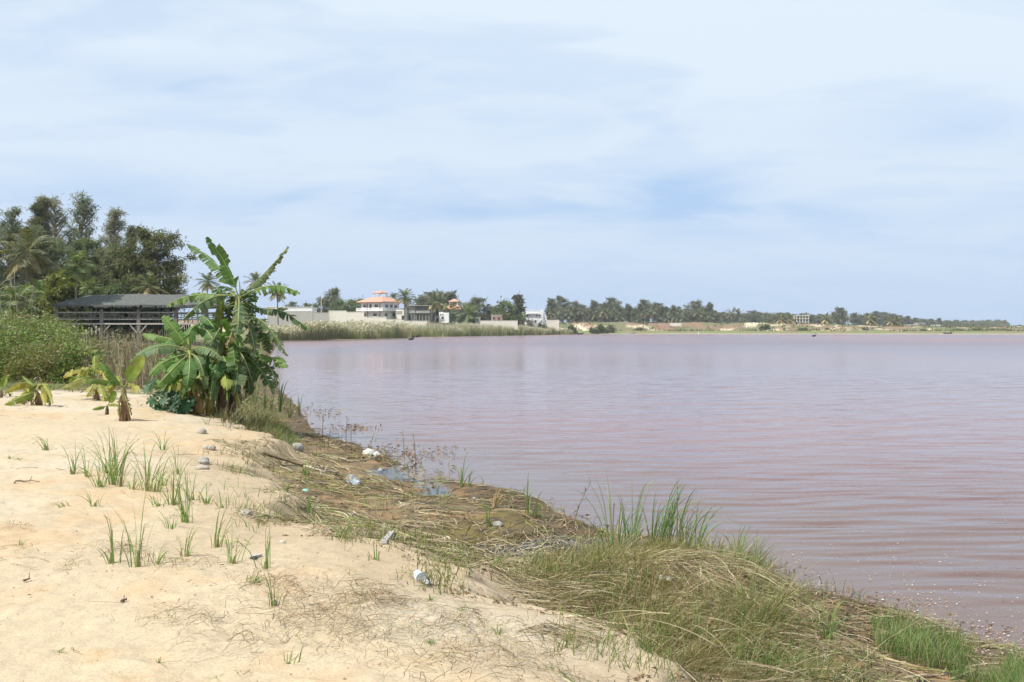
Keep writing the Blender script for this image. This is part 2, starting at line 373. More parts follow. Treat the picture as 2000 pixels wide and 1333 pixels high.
# ------------------------------------------------------------------ the pink lake
def build_water():
    t = np.concatenate([np.linspace(-1.9, -.66, 30), np.linspace(-.62, .62, 380), np.linspace(.66, 1.9, 30)])
    Yr = np.concatenate([np.linspace(-8, 4.5, 30), np.geomspace(4.6, 70, 640), np.geomspace(70, 1850, 150)[1:]])
    w = np.maximum(Yr, 0) + 5
    X = t[None] * w[:, None]; Y = np.broadcast_to(Yr[:, None], X.shape)
    x = X.ravel(); y = Y.ravel()
    # wind ripples: short-crested trains running in from the lake, broken up by noise
    zz = np.zeros_like(x)
    wx = x + (fbm(x / 2.4, y / 1.6, 91, 3) - .5) * .5
    wy = y + (fbm(x / 3.2, y / 1.3, 93, 3) - .5) * .9
    for lam, amp, ang in ((.58, .0053, 6), (.43, .0046, -4), (.83, .0028, 11), (.31, .0034, 3), (.21, .0020, -9)):
        k = 2 * PI / lam; a = R(ang)
        ph = k * (wy * math.cos(a) + wx * math.sin(a) * 1.0)
        env = (.55 + .9 * fbm(x / 15, y / 7, int(lam * 50), 3)) * (.25 + 1.45 * fbm(x / 4.5 + lam * 40, y / 1.7 + lam * 9, int(lam * 100), 3))
        s = np.sin(ph)
        zz += amp * env * (s + .22 * np.cos(2 * ph))
    _, dS, _ = land(x, y)
    zz *= sstep(.05, 2.2, -dS) * (1 - sstep(45, 70, y))
    Rn, Cn = X.shape
    i = np.arange(Rn - 1)[:, None] * Cn; j = np.arange(Cn - 1)[None]
    Q = np.stack([i + j, i + j + 1, i + Cn + j + 1, i + Cn + j], -1).reshape(-1, 4)
    # tint: rosy salt-lake water, browner over the shallows
    n = fbm(x / 30, y / 70, 95, 4); n2 = fbm(x / 3, y / 3, 97, 3)
    deep = np.array([.132, .082, .098]); rosy = np.array([.178, .090, .086])
    col = mixc(np.broadcast_to(deep, (len(x), 3)), rosy, sstep(.42, .62, n))
    col = mixc(col, np.array([.118, .064, .056]), 1 - sstep(9, 24, y))
    sh = sstep(-5.5, -.2, dS + (n2 - .5) * 1.5) * (1 - sstep(28, 45, y))
    col = mixc(col, np.array([.125, .08, .062]), sh * .8)
    col = mixc(col, np.array([.045, .048, .05]), sstep(.15, .5, dS))   # clear standing water in the bank pools
    g = Geo(); g.add(np.stack([x, y, zz], 1), Q, col)
    m, nt, out = new_mat('lake_water')
    p = N(nt, 'ShaderNodeBsdfPrincipled'); rg = N(nt, 'ShaderNodeTexCoord'); sxyz = N(nt, 'ShaderNodeSeparateXYZ'); L(nt, rg.outputs['Object'], sxyz.inputs[0]); rr = N(nt, 'ShaderNodeMapRange'); rr.inputs['From Min'].default_value = 35; rr.inputs['From Max'].default_value = 160; rr.inputs['To Min'].default_value = .08; rr.inputs['To Max'].default_value = .27   # open water is choppier than the lee shore
    L(nt, sxyz.outputs['Y'], rr.inputs['Value']); L(nt, rr.outputs[0], p.inputs['Roughness']); p.inputs['IOR'].default_value = 1.34
    src = N(nt, 'ShaderNodeAttribute', attribute_name='Col').outputs['Color']
    L(nt, src, p.inputs['Base Color'])
    tc = N(nt, 'ShaderNodeTexCoord')
    prev = None
    for sx, sy, sc, dist in ((.35, 1.0, 3.2, .025), (.6, 1.0, 9, .006), (.4, 1.0, .5, .06)):
        mp = N(nt, 'ShaderNodeMapping'); mp.inputs['Scale'].default_value = (sx, sy, 1); mp.inputs['Rotation'].default_value = (0, 0, R(-5)); L(nt, tc.outputs['Object'], mp.inputs['Vector'])
        nz = N(nt, 'ShaderNodeTexNoise', Scale=sc, Detail=3); L(nt, mp.outputs[0], nz.inputs['Vector'])
        b = N(nt, 'ShaderNodeBump', Strength=.5, Distance=dist); L(nt, nz.outputs['Fac'], b.inputs['Height'])
        if prev: L(nt, prev, b.inputs['Normal'])
        prev = b.outputs[0]
    L(nt, prev, p.inputs['Normal']); L(nt, p.outputs[0], out.inputs[0])
    o = g.build('lake_water', m, smooth=True); tag(o, 'pink mauve lake water with small wind ripples', None, None, 'structure')
build_water()

# ------------------------------------------------------------------ sky, sun, camera
SUN = nrm(np.array([-.80, -.54, 1.3]))
def build_light():
    w = bpy.data.worlds.new('World'); SC.world = w; w.use_nodes = True; w.cycles.sampling_method = 'MANUAL'; w.cycles.sample_map_resolution = 512
    nt = w.node_tree; nt.nodes.clear()
    out = N(nt, 'ShaderNodeOutputWorld'); bg = N(nt, 'ShaderNodeBackground'); bg.inputs['Strength'].default_value = .1
    sky = N(nt, 'ShaderNodeTexSky', sky_type='NISHITA'); sky.sun_disc = False
    sky.sun_elevation = math.asin(SUN[2]); sky.sun_rotation = math.atan2(SUN[0], SUN[1]); sky.air_density = 1.0; sky.dust_density = .6; sky.ozone_density = 2.0
    tc = N(nt, 'ShaderNodeTexCoord'); sp = N(nt, 'ShaderNodeSeparateXYZ'); L(nt, tc.outputs['Generated'], sp.inputs[0])
    def mth(op, a, b=None, clamp=False):
        n = N(nt, 'ShaderNodeMath', operation=op); n.use_clamp = clamp
        for i, v in enumerate((a, b)):
            if v is None: continue
            if isinstance(v, (int, float)): n.inputs[i].default_value = v
            else: L(nt, v, n.inputs[i])
        return n.outputs[0]
    zc = mth('ADD', mth('MAXIMUM', sp.outputs['Z'], 0.0), .16)
    cb = N(nt, 'ShaderNodeCombineXYZ'); L(nt, mth('DIVIDE', sp.outputs['X'], zc), cb.inputs[0]); L(nt, mth('DIVIDE', sp.outputs['Y'], zc), cb.inputs[1])
    def cloud(scale, sx, sy, lo, hi, rot, det, off=0, dist=.6):
        mp = N(nt, 'ShaderNodeMapping'); mp.inputs['Scale'].default_value = (sx, sy, 1); mp.inputs['Rotation'].default_value = (0, 0, R(rot)); mp.inputs['Location'].default_value = (off, off * .7, off)
        L(nt, cb.outputs[0], mp.inputs['Vector'])
        nz = N(nt, 'ShaderNodeTexNoise', Scale=scale, Detail=det, Roughness=.5, Distortion=dist); L(nt, mp.outputs[0], nz.inputs['Vector'])
        mr = N(nt, 'ShaderNodeMapRange', interpolation_type='SMOOTHSTEP')
        for kk, vv in (('From Min', lo), ('From Max', hi)): mr.inputs[kk].default_value = vv
        L(nt, nz.outputs['Fac'], mr.inputs['Value']); return mr.outputs[0]
    veil = cloud(.55, .75, 1.3, .05, .52, 12, 3, 3.1)
    streak = cloud(1.7, .75, 1.2, .40, .62, 14, 8, 8.4, .6)
    wisp = cloud(4.5, .7, 1.3, .45, .70, 18, 8, 1.4, .9)
    fac = mth('ADD', mth('MULTIPLY', veil, .68), mth('ADD', mth('MULTIPLY', streak, .40), mth('MULTIPLY', wisp, .16)), True)
    fac = mth('ADD', mth('MULTIPLY', fac, .9), .1, True)
    cx = N(nt, 'ShaderNodeSeparateXYZ'); L(nt, cb.outputs[0], cx.inputs[0])
    rag = cloud(2.4, .9, 1.1, .32, .66, 20, 7, 2.7, .4)
    for u0, v0, a, b, amt in ((.50, 3.36, .36, .26, 1.1), (.90, 3.60, .50, .2, .9), (-.9, 2.36, .5, .12, .45), (-.75, 3.46, .6, .18, .6), (.0, 3.62, .5, .16, .55), (-.15, 2.70, .6, .16, .4), (1.2, 2.62, .35, .22, .45), (-1.5, 3.2, .5, .22, .5)):
        e = mth('ADD', mth('POWER', mth('DIVIDE', mth('SUBTRACT', cx.outputs[0], u0), a), 2.0), mth('POWER', mth('DIVIDE', mth('SUBTRACT', cx.outputs[1], v0), b), 2.0))
        gap = mth('MULTIPLY', mth('EXPONENT', mth('MULTIPLY', e, -1.0)), mth('ADD', mth('MULTIPLY', rag, .75), .25))
        fac = mth('SUBTRACT', fac, mth('MULTIPLY', gap, amt), True)
    mx = N(nt, 'ShaderNodeMixRGB'); L(nt, fac, mx.inputs[0]); 
    tint = N(nt, 'ShaderNodeMixRGB', blend_type='MULTIPLY'); tint.inputs[0].default_value = 1; tint.inputs[2].default_value = (SKYT[0], SKYT[1], SKYT[2], 1)
    # thin all-over haze veil lifts the clear sky towards pale blue, most near the horizon
    base = N(nt, 'ShaderNodeMixRGB'); base.inputs[0].default_value = .75; base.inputs[2].default_value = (3.5, 4.95, 7.2, 1)
    L(nt, sky.outputs[0], tint.inputs[1]); L(nt, tint.outputs[0], base.inputs[1])
    hz = mth('POWER', mth('SUBTRACT', 1.0, mth('MAXIMUM', sp.outputs['Z'], 0.0)), 9.0)
    hb = N(nt, 'ShaderNodeMixRGB'); L(nt, mth('MULTIPLY', hz, .95), hb.inputs[0]); hb.inputs[2].default_value = (3.55, 4.62, 6.35, 1)
    L(nt, base.outputs[0], mx.inputs[1]); mx.inputs[2].default_value = (5.85, 6.65, 7.45, 1)
    L(nt, mx.outputs[0], hb.inputs[1]); L(nt, hb.outputs[0], bg.inputs['Color']); L(nt, bg.outputs[0], out.inputs[0])
    s = bpy.data.lights.new('sun', 'SUN'); s.energy = 4.6; s.angle = R(.55); s.color = (1, .955, .88)
    so = bpy.data.objects.new('sun', s); COL.objects.link(so)
    from mathutils import Vector
    so.rotation_euler = Vector(tuple(SUN)).to_track_quat('Z', 'Y').to_euler(); so.location = (-20, -20, 40)
    cam = bpy.data.cameras.new('camera'); cam.sensor_width = 36; cam.lens = 36 * FPX / 2000; cam.shift_y = -(666.5 - HOR) / 2000
    cam.clip_start = .05; cam.clip_end = 8000
    co = bpy.data.objects.new('camera', cam); COL.objects.link(co); co.location = (0, 0, CAMZ); co.rotation_euler = (R(90), 0, 0); SC.camera = co
    SC.view_settings.view_transform = 'Standard'; SC.view_settings.look = 'None'; SC.view_settings.gamma = 1; SC.view_settings.exposure = .42
    cy = SC.cycles; cy.max_bounces = 6; cy.diffuse_bounces = 2; cy.glossy_bounces = 2; cy.transmission_bounces = 4; cy.transparent_max_bounces = 4; cy.volume_bounces = 0
    cy.use_adaptive_sampling = True; cy.adaptive_threshold = .03; cy.caustics_reflective = False; cy.caustics_refractive = False
SKYT = (1.0, 1.0, 1.05)
build_light()

def build_haze():
    g = Geo(); box(g, -3750, 3750, -30, 1960, -3.2, 34)
    m, nt, out = new_mat('lake_haze'); v = N(nt, 'ShaderNodeVolumePrincipled'); v.inputs['Color'].default_value = (.82, .90, 1, 1); v.inputs['Density'].default_value = HAZE
    L(nt, v.outputs[0], out.inputs['Volume'])
    o = g.build('haze', m); tag(o, 'thin pale heat haze over the lake', None, None, 'stuff')
HAZE = .00015
build_haze()
# ------------------------------------------------------------------ trees
GREYG = [(.085, .095, .06), (.11, .115, .07), (.065, .08, .045), (.135, .125, .08)]
def rand_dirs(n, zbias=0.0, flat=1.0):
    d = rng.normal(size=(n, 3)); d[:, 2] = d[:, 2] * flat + zbias
    return nrm(d)
def tree_meshes(name, H, limbs, nneedle, L, W, profile, cols, seed, spread=.10, droop=.5, trunk_r=.018, bare=.12, rise=.35, lean=0, wide=1.0, leafprof='needle', top=1.0, taper=1.0):
    """trunk with limbs (one mesh) and a crown of many small sprays (one mesh); unit: metres at height H"""
    global rng
    keep = rng; rng = np.random.default_rng(seed)
    gt, gc = Geo(), Geo()
    hs = np.linspace(0, 1, 10)
    tx = np.cumsum(rng.normal(0, .012, 10)) * H + lean * hs ** 2 * H; ty = np.cumsum(rng.normal(0, .012, 10)) * H
    tr = np.stack([tx, ty, hs * H * .97], 1)
    bc = np.array([.19, .15, .115])
    tube(gt, tr, H * trunk_r * (1 - .9 * hs ** taper), 7, bc)
    at = lambda h: np.array([np.interp(h, hs, tr[:, i]) for i in range(3)])
    C0, cc, wts = [], [], []
    for i in range(limbs):
        h = bare + (top - bare) * ((i + rng.random()) / limbs)
        r = profile((h - bare) / (1 - bare)) * H * rng.uniform(.65, 1.15) * wide
        az = i * 2.399 + rng.uniform(-.5, .5)
        p0 = at(min(h, .98)); d = np.array([math.cos(az), math.sin(az), rise * rng.uniform(.5, 1.5)])
        p2 = p0 + d * r; p1 = p0 + d * r * .5 + np.array([0, 0, -.06 * r])
        tt = np.linspace(0, 1, 5)[:, None]
        lp = p0 * (1 - tt) ** 2 + p1 * 2 * tt * (1 - tt) + p2 * tt ** 2
        tube(gt, lp, H * trunk_r * .38 * (1 - .8 * tt[:, 0]), 4, bc, cap=False)
        k = rng.integers(3, 6)
        tone = rng.uniform(.7, 1.3)
        for q in range(k):
            s = rng.uniform(.35, 1.05); c = p0 * (1 - s) ** 2 + p1 * 2 * s * (1 - s) + p2 * s * s
            C0.append(c + rng.normal(0, spread * .6 * r + .01 * H, 3)); wts.append(.6 + r / H); cc.append(tone * rng.uniform(.85, 1.15))
    C0 = np.array(C0); wts = np.array(wts); wts /= wts.sum(); cc = np.array(cc)
    idx = rng.choice(len(C0), nneedle, p=wts)
    sc = spread * H * .55
    P0 = C0[idx] + rng.normal(0, 1, (nneedle, 3)) * sc * np.array([1, 1, .62])
    d = rand_dirs(nneedle, .15); d[:, 2] -= droop * rng.random(nneedle); d = nrm(d)
    ll = L * rng.uniform(.5, 1.4, nneedle)[:, None]
    P1 = P0 + d * ll * .5; P2 = P0 + d * ll; P2[:, 2] -= droop * ll[:, 0] * .35
    col = pick(cols, nneedle, amt=.3) * cc[idx][:, None]
    ribbons(gc, P0, P1, P2, W * rng.uniform(.6, 1.4, nneedle), rand_dirs(nneedle), 2, col, leafprof)
    rng = keep
    return gt.mesh(name + '_trunk', M['bark'], True), gc.mesh(name + '_crown', M['needles'])

cone = lambda h: .025 + .265 * (1 - h) ** .9
colum = lambda h: .05 + .085 * np.sin(PI * min(max(h, 0), 1) ** .7)
loose = lambda h: .05 + .15 * np.sin(PI * min(.98, max(h, 0) * .85 + .12))
broad = lambda h: .12 + .30 * np.sin(PI * min(.95, max(h, 0) * .8 + .2))
dome = lambda h: .1 + .42 * math.sqrt(max(0, 1 - (h * 1.02) ** 2))
flat = lambda h: .18 + .42 * np.sin(PI * min(.99, max(0, h) * .75 + .15))

def place_tree(kind, me, label, cat, x, y, z0, H, protoH, wx=1.0, rz=0.0, group=None):
    k = H / protoH
    t = thing(kind, label, cat, (x, y, z0 - .25 * k), rz, group, (k * wx, k * wx, k))
    use_mesh('trunk', me[0], t); use_mesh('crown', me[1], t)
    return t

# the stand of tall trees on the left, beyond the shelter
NEARC = [(.135, .165, .095), (.17, .19, .115), (.10, .13, .075), (.20, .19, .12)]
SILV = [(.26, .265, .20), (.32, .30, .24), (.19, .20, .13), (.23, .21, .15)]
stand = [
 # px, top, Y, half-width factor, profile, colours, needles, droop, label
 (12, 402, 128, 0.6, loose, NEARC, 2600, .5, 'sparse grey green tree at the far left end of the tall stand'),
 (66, 378, 132, 0.52, cone, [(.165, .17, .095), (.14, .16, .09), (.20, .18, .11)], 9000, .7, 'tall dense pointed casuarina, brownest of the tall stand at left'),
 (112, 380, 136, 0.5, loose, SILV, 2600, .5, 'slender airy casuarina with see-through top, right of the dense pointed one'),
 (152, 383, 134, 0.62, loose, NEARC, 3800, .4, 'airy dark casuarina in the middle of the tall stand at left'),
 (210, 404, 130, 0.62, colum, SILV, 3600, .6, 'silvery narrow casuarina beside the gap in the tall stand'),
 (242, 436, 134, 0.5, cone, NEARC, 4200, .6, 'shorter drooping casuarina between the silvery one and the spreading tree'),
 (28, 446, 120, 0.98, broad, [(.12, .14, .09), (.15, .16, .10)], 8000, .6, 'bushy dark casuarina filling the left edge under the tall trees'),
 (100, 470, 122, 0.87, broad, NEARC, 8000, .7, 'rounded mid-height casuarina below the dense pointed one'),
 (180, 474, 120, 0.84, broad, [(.15, .18, .09), (.12, .15, .08), (.19, .20, .11)], 8000, .6, 'mid-height green casuarina above the shelter roof, left of the silvery one'),
 (225, 492, 117, 0.87, broad, [(.175, .185, .105), (.15, .16, .095)], 8500, .9, 'weeping brownish casuarina above the middle of the shelter roof'),
 (272, 502, 114, 0.84, broad, [(.20, .18, .10), (.17, .165, .095), (.14, .15, .085)], 8500, .9, 'weeping rusty casuarina in front of the spreading tree'),
]
for i, (px, top, Y, wf, prof, cols, nn, dr, lab) in enumerate(stand):
    x = xw(px, Y); z0 = gz(x, Y); H = zw(top, Y) - z0
    me = tree_meshes('casuarina', H, 64 if prof is not broad else 40, int(nn * 2.2), .55, .085, prof, cols, 100 + i, spread=.026 if prof is not broad else .05, droop=dr * .55, bare=.10 if prof is not broad else .06, rise=.95 if prof is not broad else .55, wide=wf * (1.15 if prof is not broad else 1))
    place_tree('casuarina_tree', me, lab, 'tree', x, Y, z0, H, H, 1, i * 1.3, 'tall trees left of the lake')
# spreading layered tree at the right end of the stand
Y = 112; x = xw(308, Y); z0 = gz(x, Y); H = zw(446, Y) - z0
me = tree_meshes('spreading_tree', H, 34, 15000, .42, .12, flat, [(.15, .165, .08), (.105, .125, .06), (.20, .19, .09)], 140, spread=.055, droop=.15, bare=.30, rise=.25, trunk_r=.022, wide=.50, leafprof='leaf')
place_tree('spreading_tree', me, 'wide spreading tree with layered flat branches at the right end of the tall stand', 'tree', x, Y, z0, H, H)
# round yellow-green tree and undergrowth trees behind the shelter
Y = 108; x = xw(127, Y); z0 = gz(x, Y); H = zw(527, Y) - z0
me = tree_meshes('round_tree', H, 34, 9000, .42, .2, dome, [(.19, .215, .05), (.15, .185, .05), (.235, .225, .07)], 150, spread=.09, droop=.3, bare=.15, rise=.35, wide=.6, leafprof='leaf')
place_tree('round_tree', me, 'low round yellow-green tree behind the left end of the shelter', 'tree', x, Y, z0, H, H)
under = [(20, 560, 112, 'dark leafy bush tree at the left edge behind the green shrubs'), (62, 574, 114, 'dark green low tree left of the shelter roof'), (205, 560, 113, 'dark low tree showing just over the shelter roof'), (165, 572, 116, 'small olive tree behind the shelter, right of the round yellow-green one'),
         (255, 558, 110, 'rust brown low tree rising over the right half of the shelter roof')]
ume = tree_meshes('undergrowth_tree', 8.0, 26, 6500, .5, .2, dome, [(.10, .14, .06), (.14, .165, .08), (.09, .115, .06)], 160, spread=.1, droop=.4, bare=.1, rise=.5, wide=1.0, leafprof='leaf')
for i, (px, top, Y, lab) in enumerate(under):
    x = xw(px, Y); z0 = gz(x, Y); H = zw(top, Y) - z0
    place_tree('undergrowth_tree', ume, lab, 'tree', x, Y, z0, H, 8.0, 1.15, i * 2.1, 'low trees behind the shelter')

# ------------------------------------------------------------------ palms
def palm_meshes(name, seed, nf=26, fl=3.2, nl=30, lw=.1, green=((.14, .17, .075), (.11, .14, .065), (.18, .19, .09)), dry=((.38, .32, .16), (.32, .26, .13)), drylow=.3, lower=-.9):
    global rng
    keep = rng; rng = np.random.default_rng(seed)
    gt, gc, gd = Geo(), Geo(), Geo()
    hs = np.linspace(0, 1, 9)
    tx = .25 * hs ** 2 + rng.normal(0, .015, 9)
    tube(gt, np.stack([tx - tx[-1], np.zeros(9), hs - 1], 1), np.array([.22] + [.15] * 8) * (1 - .25 * hs), 8, (.23, .20, .165))
    for i in range(nf):
        u = i / (nf - 1)
        el = 1.25 - (1.25 - lower) * u + rng.uniform(-.12, .12)
        az = i * 2.399 + rng.uniform(-.2, .2)
        l = fl * rng.uniform(.85, 1.1) * (.8 + .25 * math.sin(PI * min(1, u + .2)))
        d = np.array([math.cos(az) * math.cos(el), math.sin(az) * math.cos(el), math.sin(el)])
        p0 = np.zeros(3); p1 = d * l * .55; p2 = d * l * .85 + np.array([math.cos(az) * .12 * l, math.sin(az) * .12 * l, -.42 * l * min(1, .22 + 1.1 * u) * (1 - .35 * u)])
        is_dry = u > 1 - drylow
        g = gd if is_dry else gc
        cols = dry if is_dry else green
        t = np.linspace(.14, 1, nl)[:, None]
        P = p0 * (1 - t) ** 2 + p1 * 2 * t * (1 - t) + p2 * t * t
        T = nrm(2 * (1 - t) * (p1 - p0) + 2 * t * (p2 - p1))
        side = nrm(np.cross(T, (0, 0, 1)))
        ll = .30 * fl * (np.sin(PI * np.clip(t * .86 + .1, 0, 1)) * .9 + .1) * (.7 if is_dry else 1)
        tt = np.linspace(0, 1, 6)[:, None]
        tube(g, p0 * (1 - tt) ** 2 + p1 * 2 * tt * (1 - tt) + p2 * tt * tt, .035 * (1.1 - tt[:, 0]), 4, np.array([.22, .2, .08]), cap=False)
        for s in (-1, 1):
            dd = nrm(side * s * .75 + T * .55 + np.array([0, 0, .1]) + rng.normal(0, .1, (nl, 3)))
            Q0 = P; Q1 = P + dd * ll * .5; Q2 = P + dd * ll + np.array([0, 0, -1.0]) * ll * (.65 if is_dry else .38)
            ribbons(g, Q0, Q1, Q2, lw * rng.uniform(.7, 1.2, nl), nrm(np.cross(dd, np.cross(side, T)) + rng.normal(0, .25, (nl, 3))), 2, pick(cols, nl), 'blade')
    rng = keep
    return gt.mesh(name + '_trunk', M['bark'], True), gc.mesh(name + '_fronds', M['grass']), (gd.mesh(name + '_dry_fronds', M['dry']) if gd.n else None)
def place_palm(me, label, px, pyc, Y, scale, rz, z0=None, group='coconut palms', kind='coconut_palm'):
    x = xw(px, Y); zc = zw(pyc, Y); z0 = gz(x, Y) - .2 if z0 is None else z0
    t = thing(kind, label, 'palm', (x, Y, z0), rz, group)
    h = max(zc - z0, .4)
    use_mesh('trunk', me[0], t, (0, 0, h), 0, (scale, scale, h))
    use_mesh('fronds', me[1], t, (0, 0, h), 0, (scale,) * 3)
    if me[2]: use_mesh('dry_frond', me[2], t, (0, 0, h), 0, (scale,) * 3)
    return t
PA = palm_meshes('coconut_palm', 201, 30, 3.3, 34, .085)
PB = palm_meshes('coconut_palm', 202, 26, 3.3, 32, .09, drylow=.42)
PC = palm_meshes('coconut_palm', 203, 22, 3.4, 30, .1, green=((.17, .21, .075), (.13, .19, .065), (.21, .235, .10)), drylow=.0, lower=-.75)
PD = palm_meshes('coconut_palm', 204, 22, 3.4, 26, .12, green=((.15, .155, .075), (.18, .17, .085), (.115, .13, .06)), dry=((.27, .23, .12), (.22, .18, .09)), drylow=.22, lower=-1.0)
LP = [(PD, 55, 492, 98, 1.05, .3, 'big drooping olive coconut palm at the left under the tall trees'),
      (PC, 150, 518, 101, .72, 1.1, 'bright green coconut palm standing over the round yellow-green tree'),
      (PC, 82, 578, 110, .85, 2.2, 'low dark palm left of the shelter roof, fronds near the shrubs'),
      (PC, 176, 562, 106, .5, .8, 'small bright palm peeping over the shelter roof'),
      (PB, 292, 560, 108, .70, 1.9, 'palm with hanging fronds under the spreading tree'),
      (PC, 30, 590, 88, .8, 4.0, 'low palm at the left edge behind the bushes')]
for me, px, py, Y, s, rz, lab in LP:
    place_palm(me, lab, px, py, Y, s, rz, group='coconut palms by the shelter')
MP = [(PA, 406, 550, 225, 1.0, .4, 'coconut palm above the right end of the shelter, left of the banana crown'),
      (PB, 499, 550, 230, .95, 1.7, 'coconut palm half hidden behind the right banana leaves'),
      (PB, 541, 570, 232, 1.05, 3.0, 'coconut palm with yellow skirt of old fronds right of the banana plant'),
      (PA, 791, 580, 350, 1.35, .9, 'tall coconut palm with dark star crown right of the orange roofed house'),
      (PA, 769, 583, 410, 1.1, 2.6, 'coconut palm half hidden behind the roof of the orange roofed house'),
      (PB, 851, 590, 365, 1.45, 1.2, 'full coconut palm with yellow old fronds right of the grey unfinished house'),
      (PC, 880, 611, 386, 1.75, .2, 'low bushy palm at the reed edge below the small orange roof'),
      (PC, 912, 614, 384, 1.85, 2.9, 'low spreading palm at the reed edge right of its neighbour')]
for me, px, py, Y, s, rz, lab in MP:
    place_palm(me, lab, px, py, Y, s, rz, group='coconut palms across the bay')

# ------------------------------------------------------------------ far trees (shared meshes)
FARC = [(.14, .155, .105), (.17, .175, .125), (.115, .13, .09), (.20, .185, .14)]
GREENC = [(.16, .20, .08), (.13, .17, .07), (.20, .22, .10)]
F1 = tree_meshes('casuarina', 10, 26, 2400, 1.0, .26, cone, FARC, 301, spread=.085, droop=.3, bare=.12, wide=1.0)
F2 = tree_meshes('casuarina', 10, 26, 2400, 1.0, .26, loose, FARC, 302, spread=.075, droop=.3, bare=.12, wide=1.15)
F3 = tree_meshes('casuarina', 10, 24, 2600, 1.0, .28, broad, FARC, 303, spread=.09, droop=.3, bare=.08)
F4 = tree_meshes('broad_tree', 10, 26, 2600, .8, .4, dome, GREENC, 304, spread=.1, droop=.3, bare=.1, wide=1.0, leafprof='leaf')
F5 = tree_meshes('columnar_tree', 10, 26, 2600, .8, .3, colum, [(.11, .125, .085), (.14, .14, .10)], 305, spread=.075, droop=.4, bare=.03, wide=1.2)
F6 = tree_meshes('casuarina', 10, 18, 1300, 1.0, .26, loose, FARC, 306, spread=.06, droop=.3, bare=.25, wide=1.1)
ORD = 'first second third fourth fifth sixth seventh eighth ninth tenth eleventh twelfth thirteenth fourteenth fifteenth sixteenth seventeenth eighteenth nineteenth twentieth'.split()
FT = [ # mesh, px, top, Y, width factor, label
 (F3, 572, 590, 430, 1.0, 'grey green tree behind the long white building, nearest the palms'), (F4, 598, 592, 430, .9, 'rounded tree behind the right half of the long white building'),
 (F6, 651, 563, 425, 1.25, 'tall leaning airy tree just right of the utility pole'), (F3, 632, 582, 430, 1.0, 'bushy casuarina behind the utility pole'), (F4, 665, 584, 415, .9, 'green leafy tree over the middle of the cream wall'),
 (F4, 684, 585, 412, 1.0, 'green leafy tree left of the orange roofed house'), (F4, 702, 583, 420, .7, 'green tree touching the left eave of the orange roofed house'),
 (F6, 823, 577, 440, 1.6, 'airy casuarina behind the grey unfinished house'), (F3, 848, 570, 445, 1.2, 'grey casuarina behind the full palm with yellow fronds'), (F2, 879, 571, 440, 1.2, 'casuarina behind the small orange roofed tower'),
 (F2, 893, 588, 425, 1.0, 'dark casuarina right of the small orange roofed tower'), (F3, 934, 582, 420, 1.15, 'broad grey green casuarina between the small tower and the pink shed'), (F2, 921, 592, 418, .9, 'smaller casuarina at the left shoulder of the broad grey one'),
 (F3, 963, 600, 440, 1.0, 'low casuarina above the pink shed'), (F3, 976, 601, 440, 1.0, 'low grey casuarina behind the right end of the pink shed'), (F4, 990, 586, 410, .85, 'dark rounded tree left of the columnar tree'),
 (F5, 1013, 574, 428, .95, 'dark columnar tree standing before the left end of the white house'), (F3, 1000, 606, 430, .9, 'small tree at the foot of the columnar tree'),
]
row = [(1077, 584, F2, 1.0), (1098, 578, F6, 1.2), (1120, 589, F3, 1.0), (1137, 596, F3, .9), (1160, 588, F2, 1.0), (1176, 593, F3, .9), (1193, 582, F3, 1.0), (1210, 602, F3, .9), (1226, 595, F2, 1.0), (1241, 604, F3, .9), (1257, 586, F3, .95),
       (1286, 592, F3, 1.05), (1300, 600, F2, 1.0), (1313, 597, F1, 1.0), (1327, 600, F2, .9), (1342, 604, F3, .9), (1358, 588, F3, 1.0), (1383, 592, F1, 1.0), (1368, 604, F3, 1.0), (1396, 607, F3, .8)]
for i, (px, top, me, wf) in enumerate(row):
    FT.append((me, px, top, 575 + (i * 37 % 40), wf, ORD[i] + ' casuarina counted rightwards from the white house in the far row'))
row2 = [(1407, 610, F3), (1421, 613, F3), (1434, 618, F3), (1456, 613, F3), (1469, 607, F3), (1484, 611, F2), (1498, 613, F3), (1512, 616, F3), (1523, 611, F3), (1538, 612, F2), (1551, 614, F3), (1569, 612, F3), (1586, 615, F3), (1602, 614, F2), (1614, 618, F3)]
for i, (px, top, me) in enumerate(row2):
    FT.append((me, px, top, 760 + (i * 53 % 60), 1.25, ORD[i] + ' casuarina counted rightwards past the tall far row, low wood by the concrete frame'))
row3 = [(1668, 612, F2), (1682, 616, F3), (1697, 612, F3), (1709, 609, F2), (1725, 610, F3), (1742, 613, F3), (1757, 616, F3), (1772, 618, F2), (1788, 621, F3), (1803, 623, F3), (1818, 623, F3), (1834, 622, F2), (1850, 626, F3), (1868, 625, F3), (1884, 626, F3), (1900, 626, F2), (1916, 627, F3), (1931, 625, F3), (1948, 625, F3), (1963, 626, F2)]
for i, (px, top, me) in enumerate(row3):
    FT.append((me, px, top, 880 + i * 9, 1.3, ORD[i] + ' casuarina counted rightwards from the big dark tree in the farthest wood'))
FT.append((F3, 1641, 601, 560, 1.0, 'big dark rounded tree standing alone on the dune right of the concrete frame'))
FT.append((F4, 1992, 636, 560, 1.2, 'small bush tree on the sand at the right end of the far shore'))
FT.append((F4, 1503, 623, 545, 1.0, 'low brownish bush tree on the dune below the low wood'))
for i, (me, px, top, Y, wf, lab) in enumerate(FT):
    x = xw(px, Y); z0 = gz(x, Y); H = max(zw(top, Y) - z0, 1.5)
    kind = {id(F4): 'broad_tree', id(F5): 'columnar_tree'}.get(id(me), 'casuarina_tree')
    k = wf * (1.0 if H > 8 else 1.3)
    place_tree(kind, me, lab, 'tree', x, Y, z0, H, 10, k, i * 1.7, 'trees along the far shore')
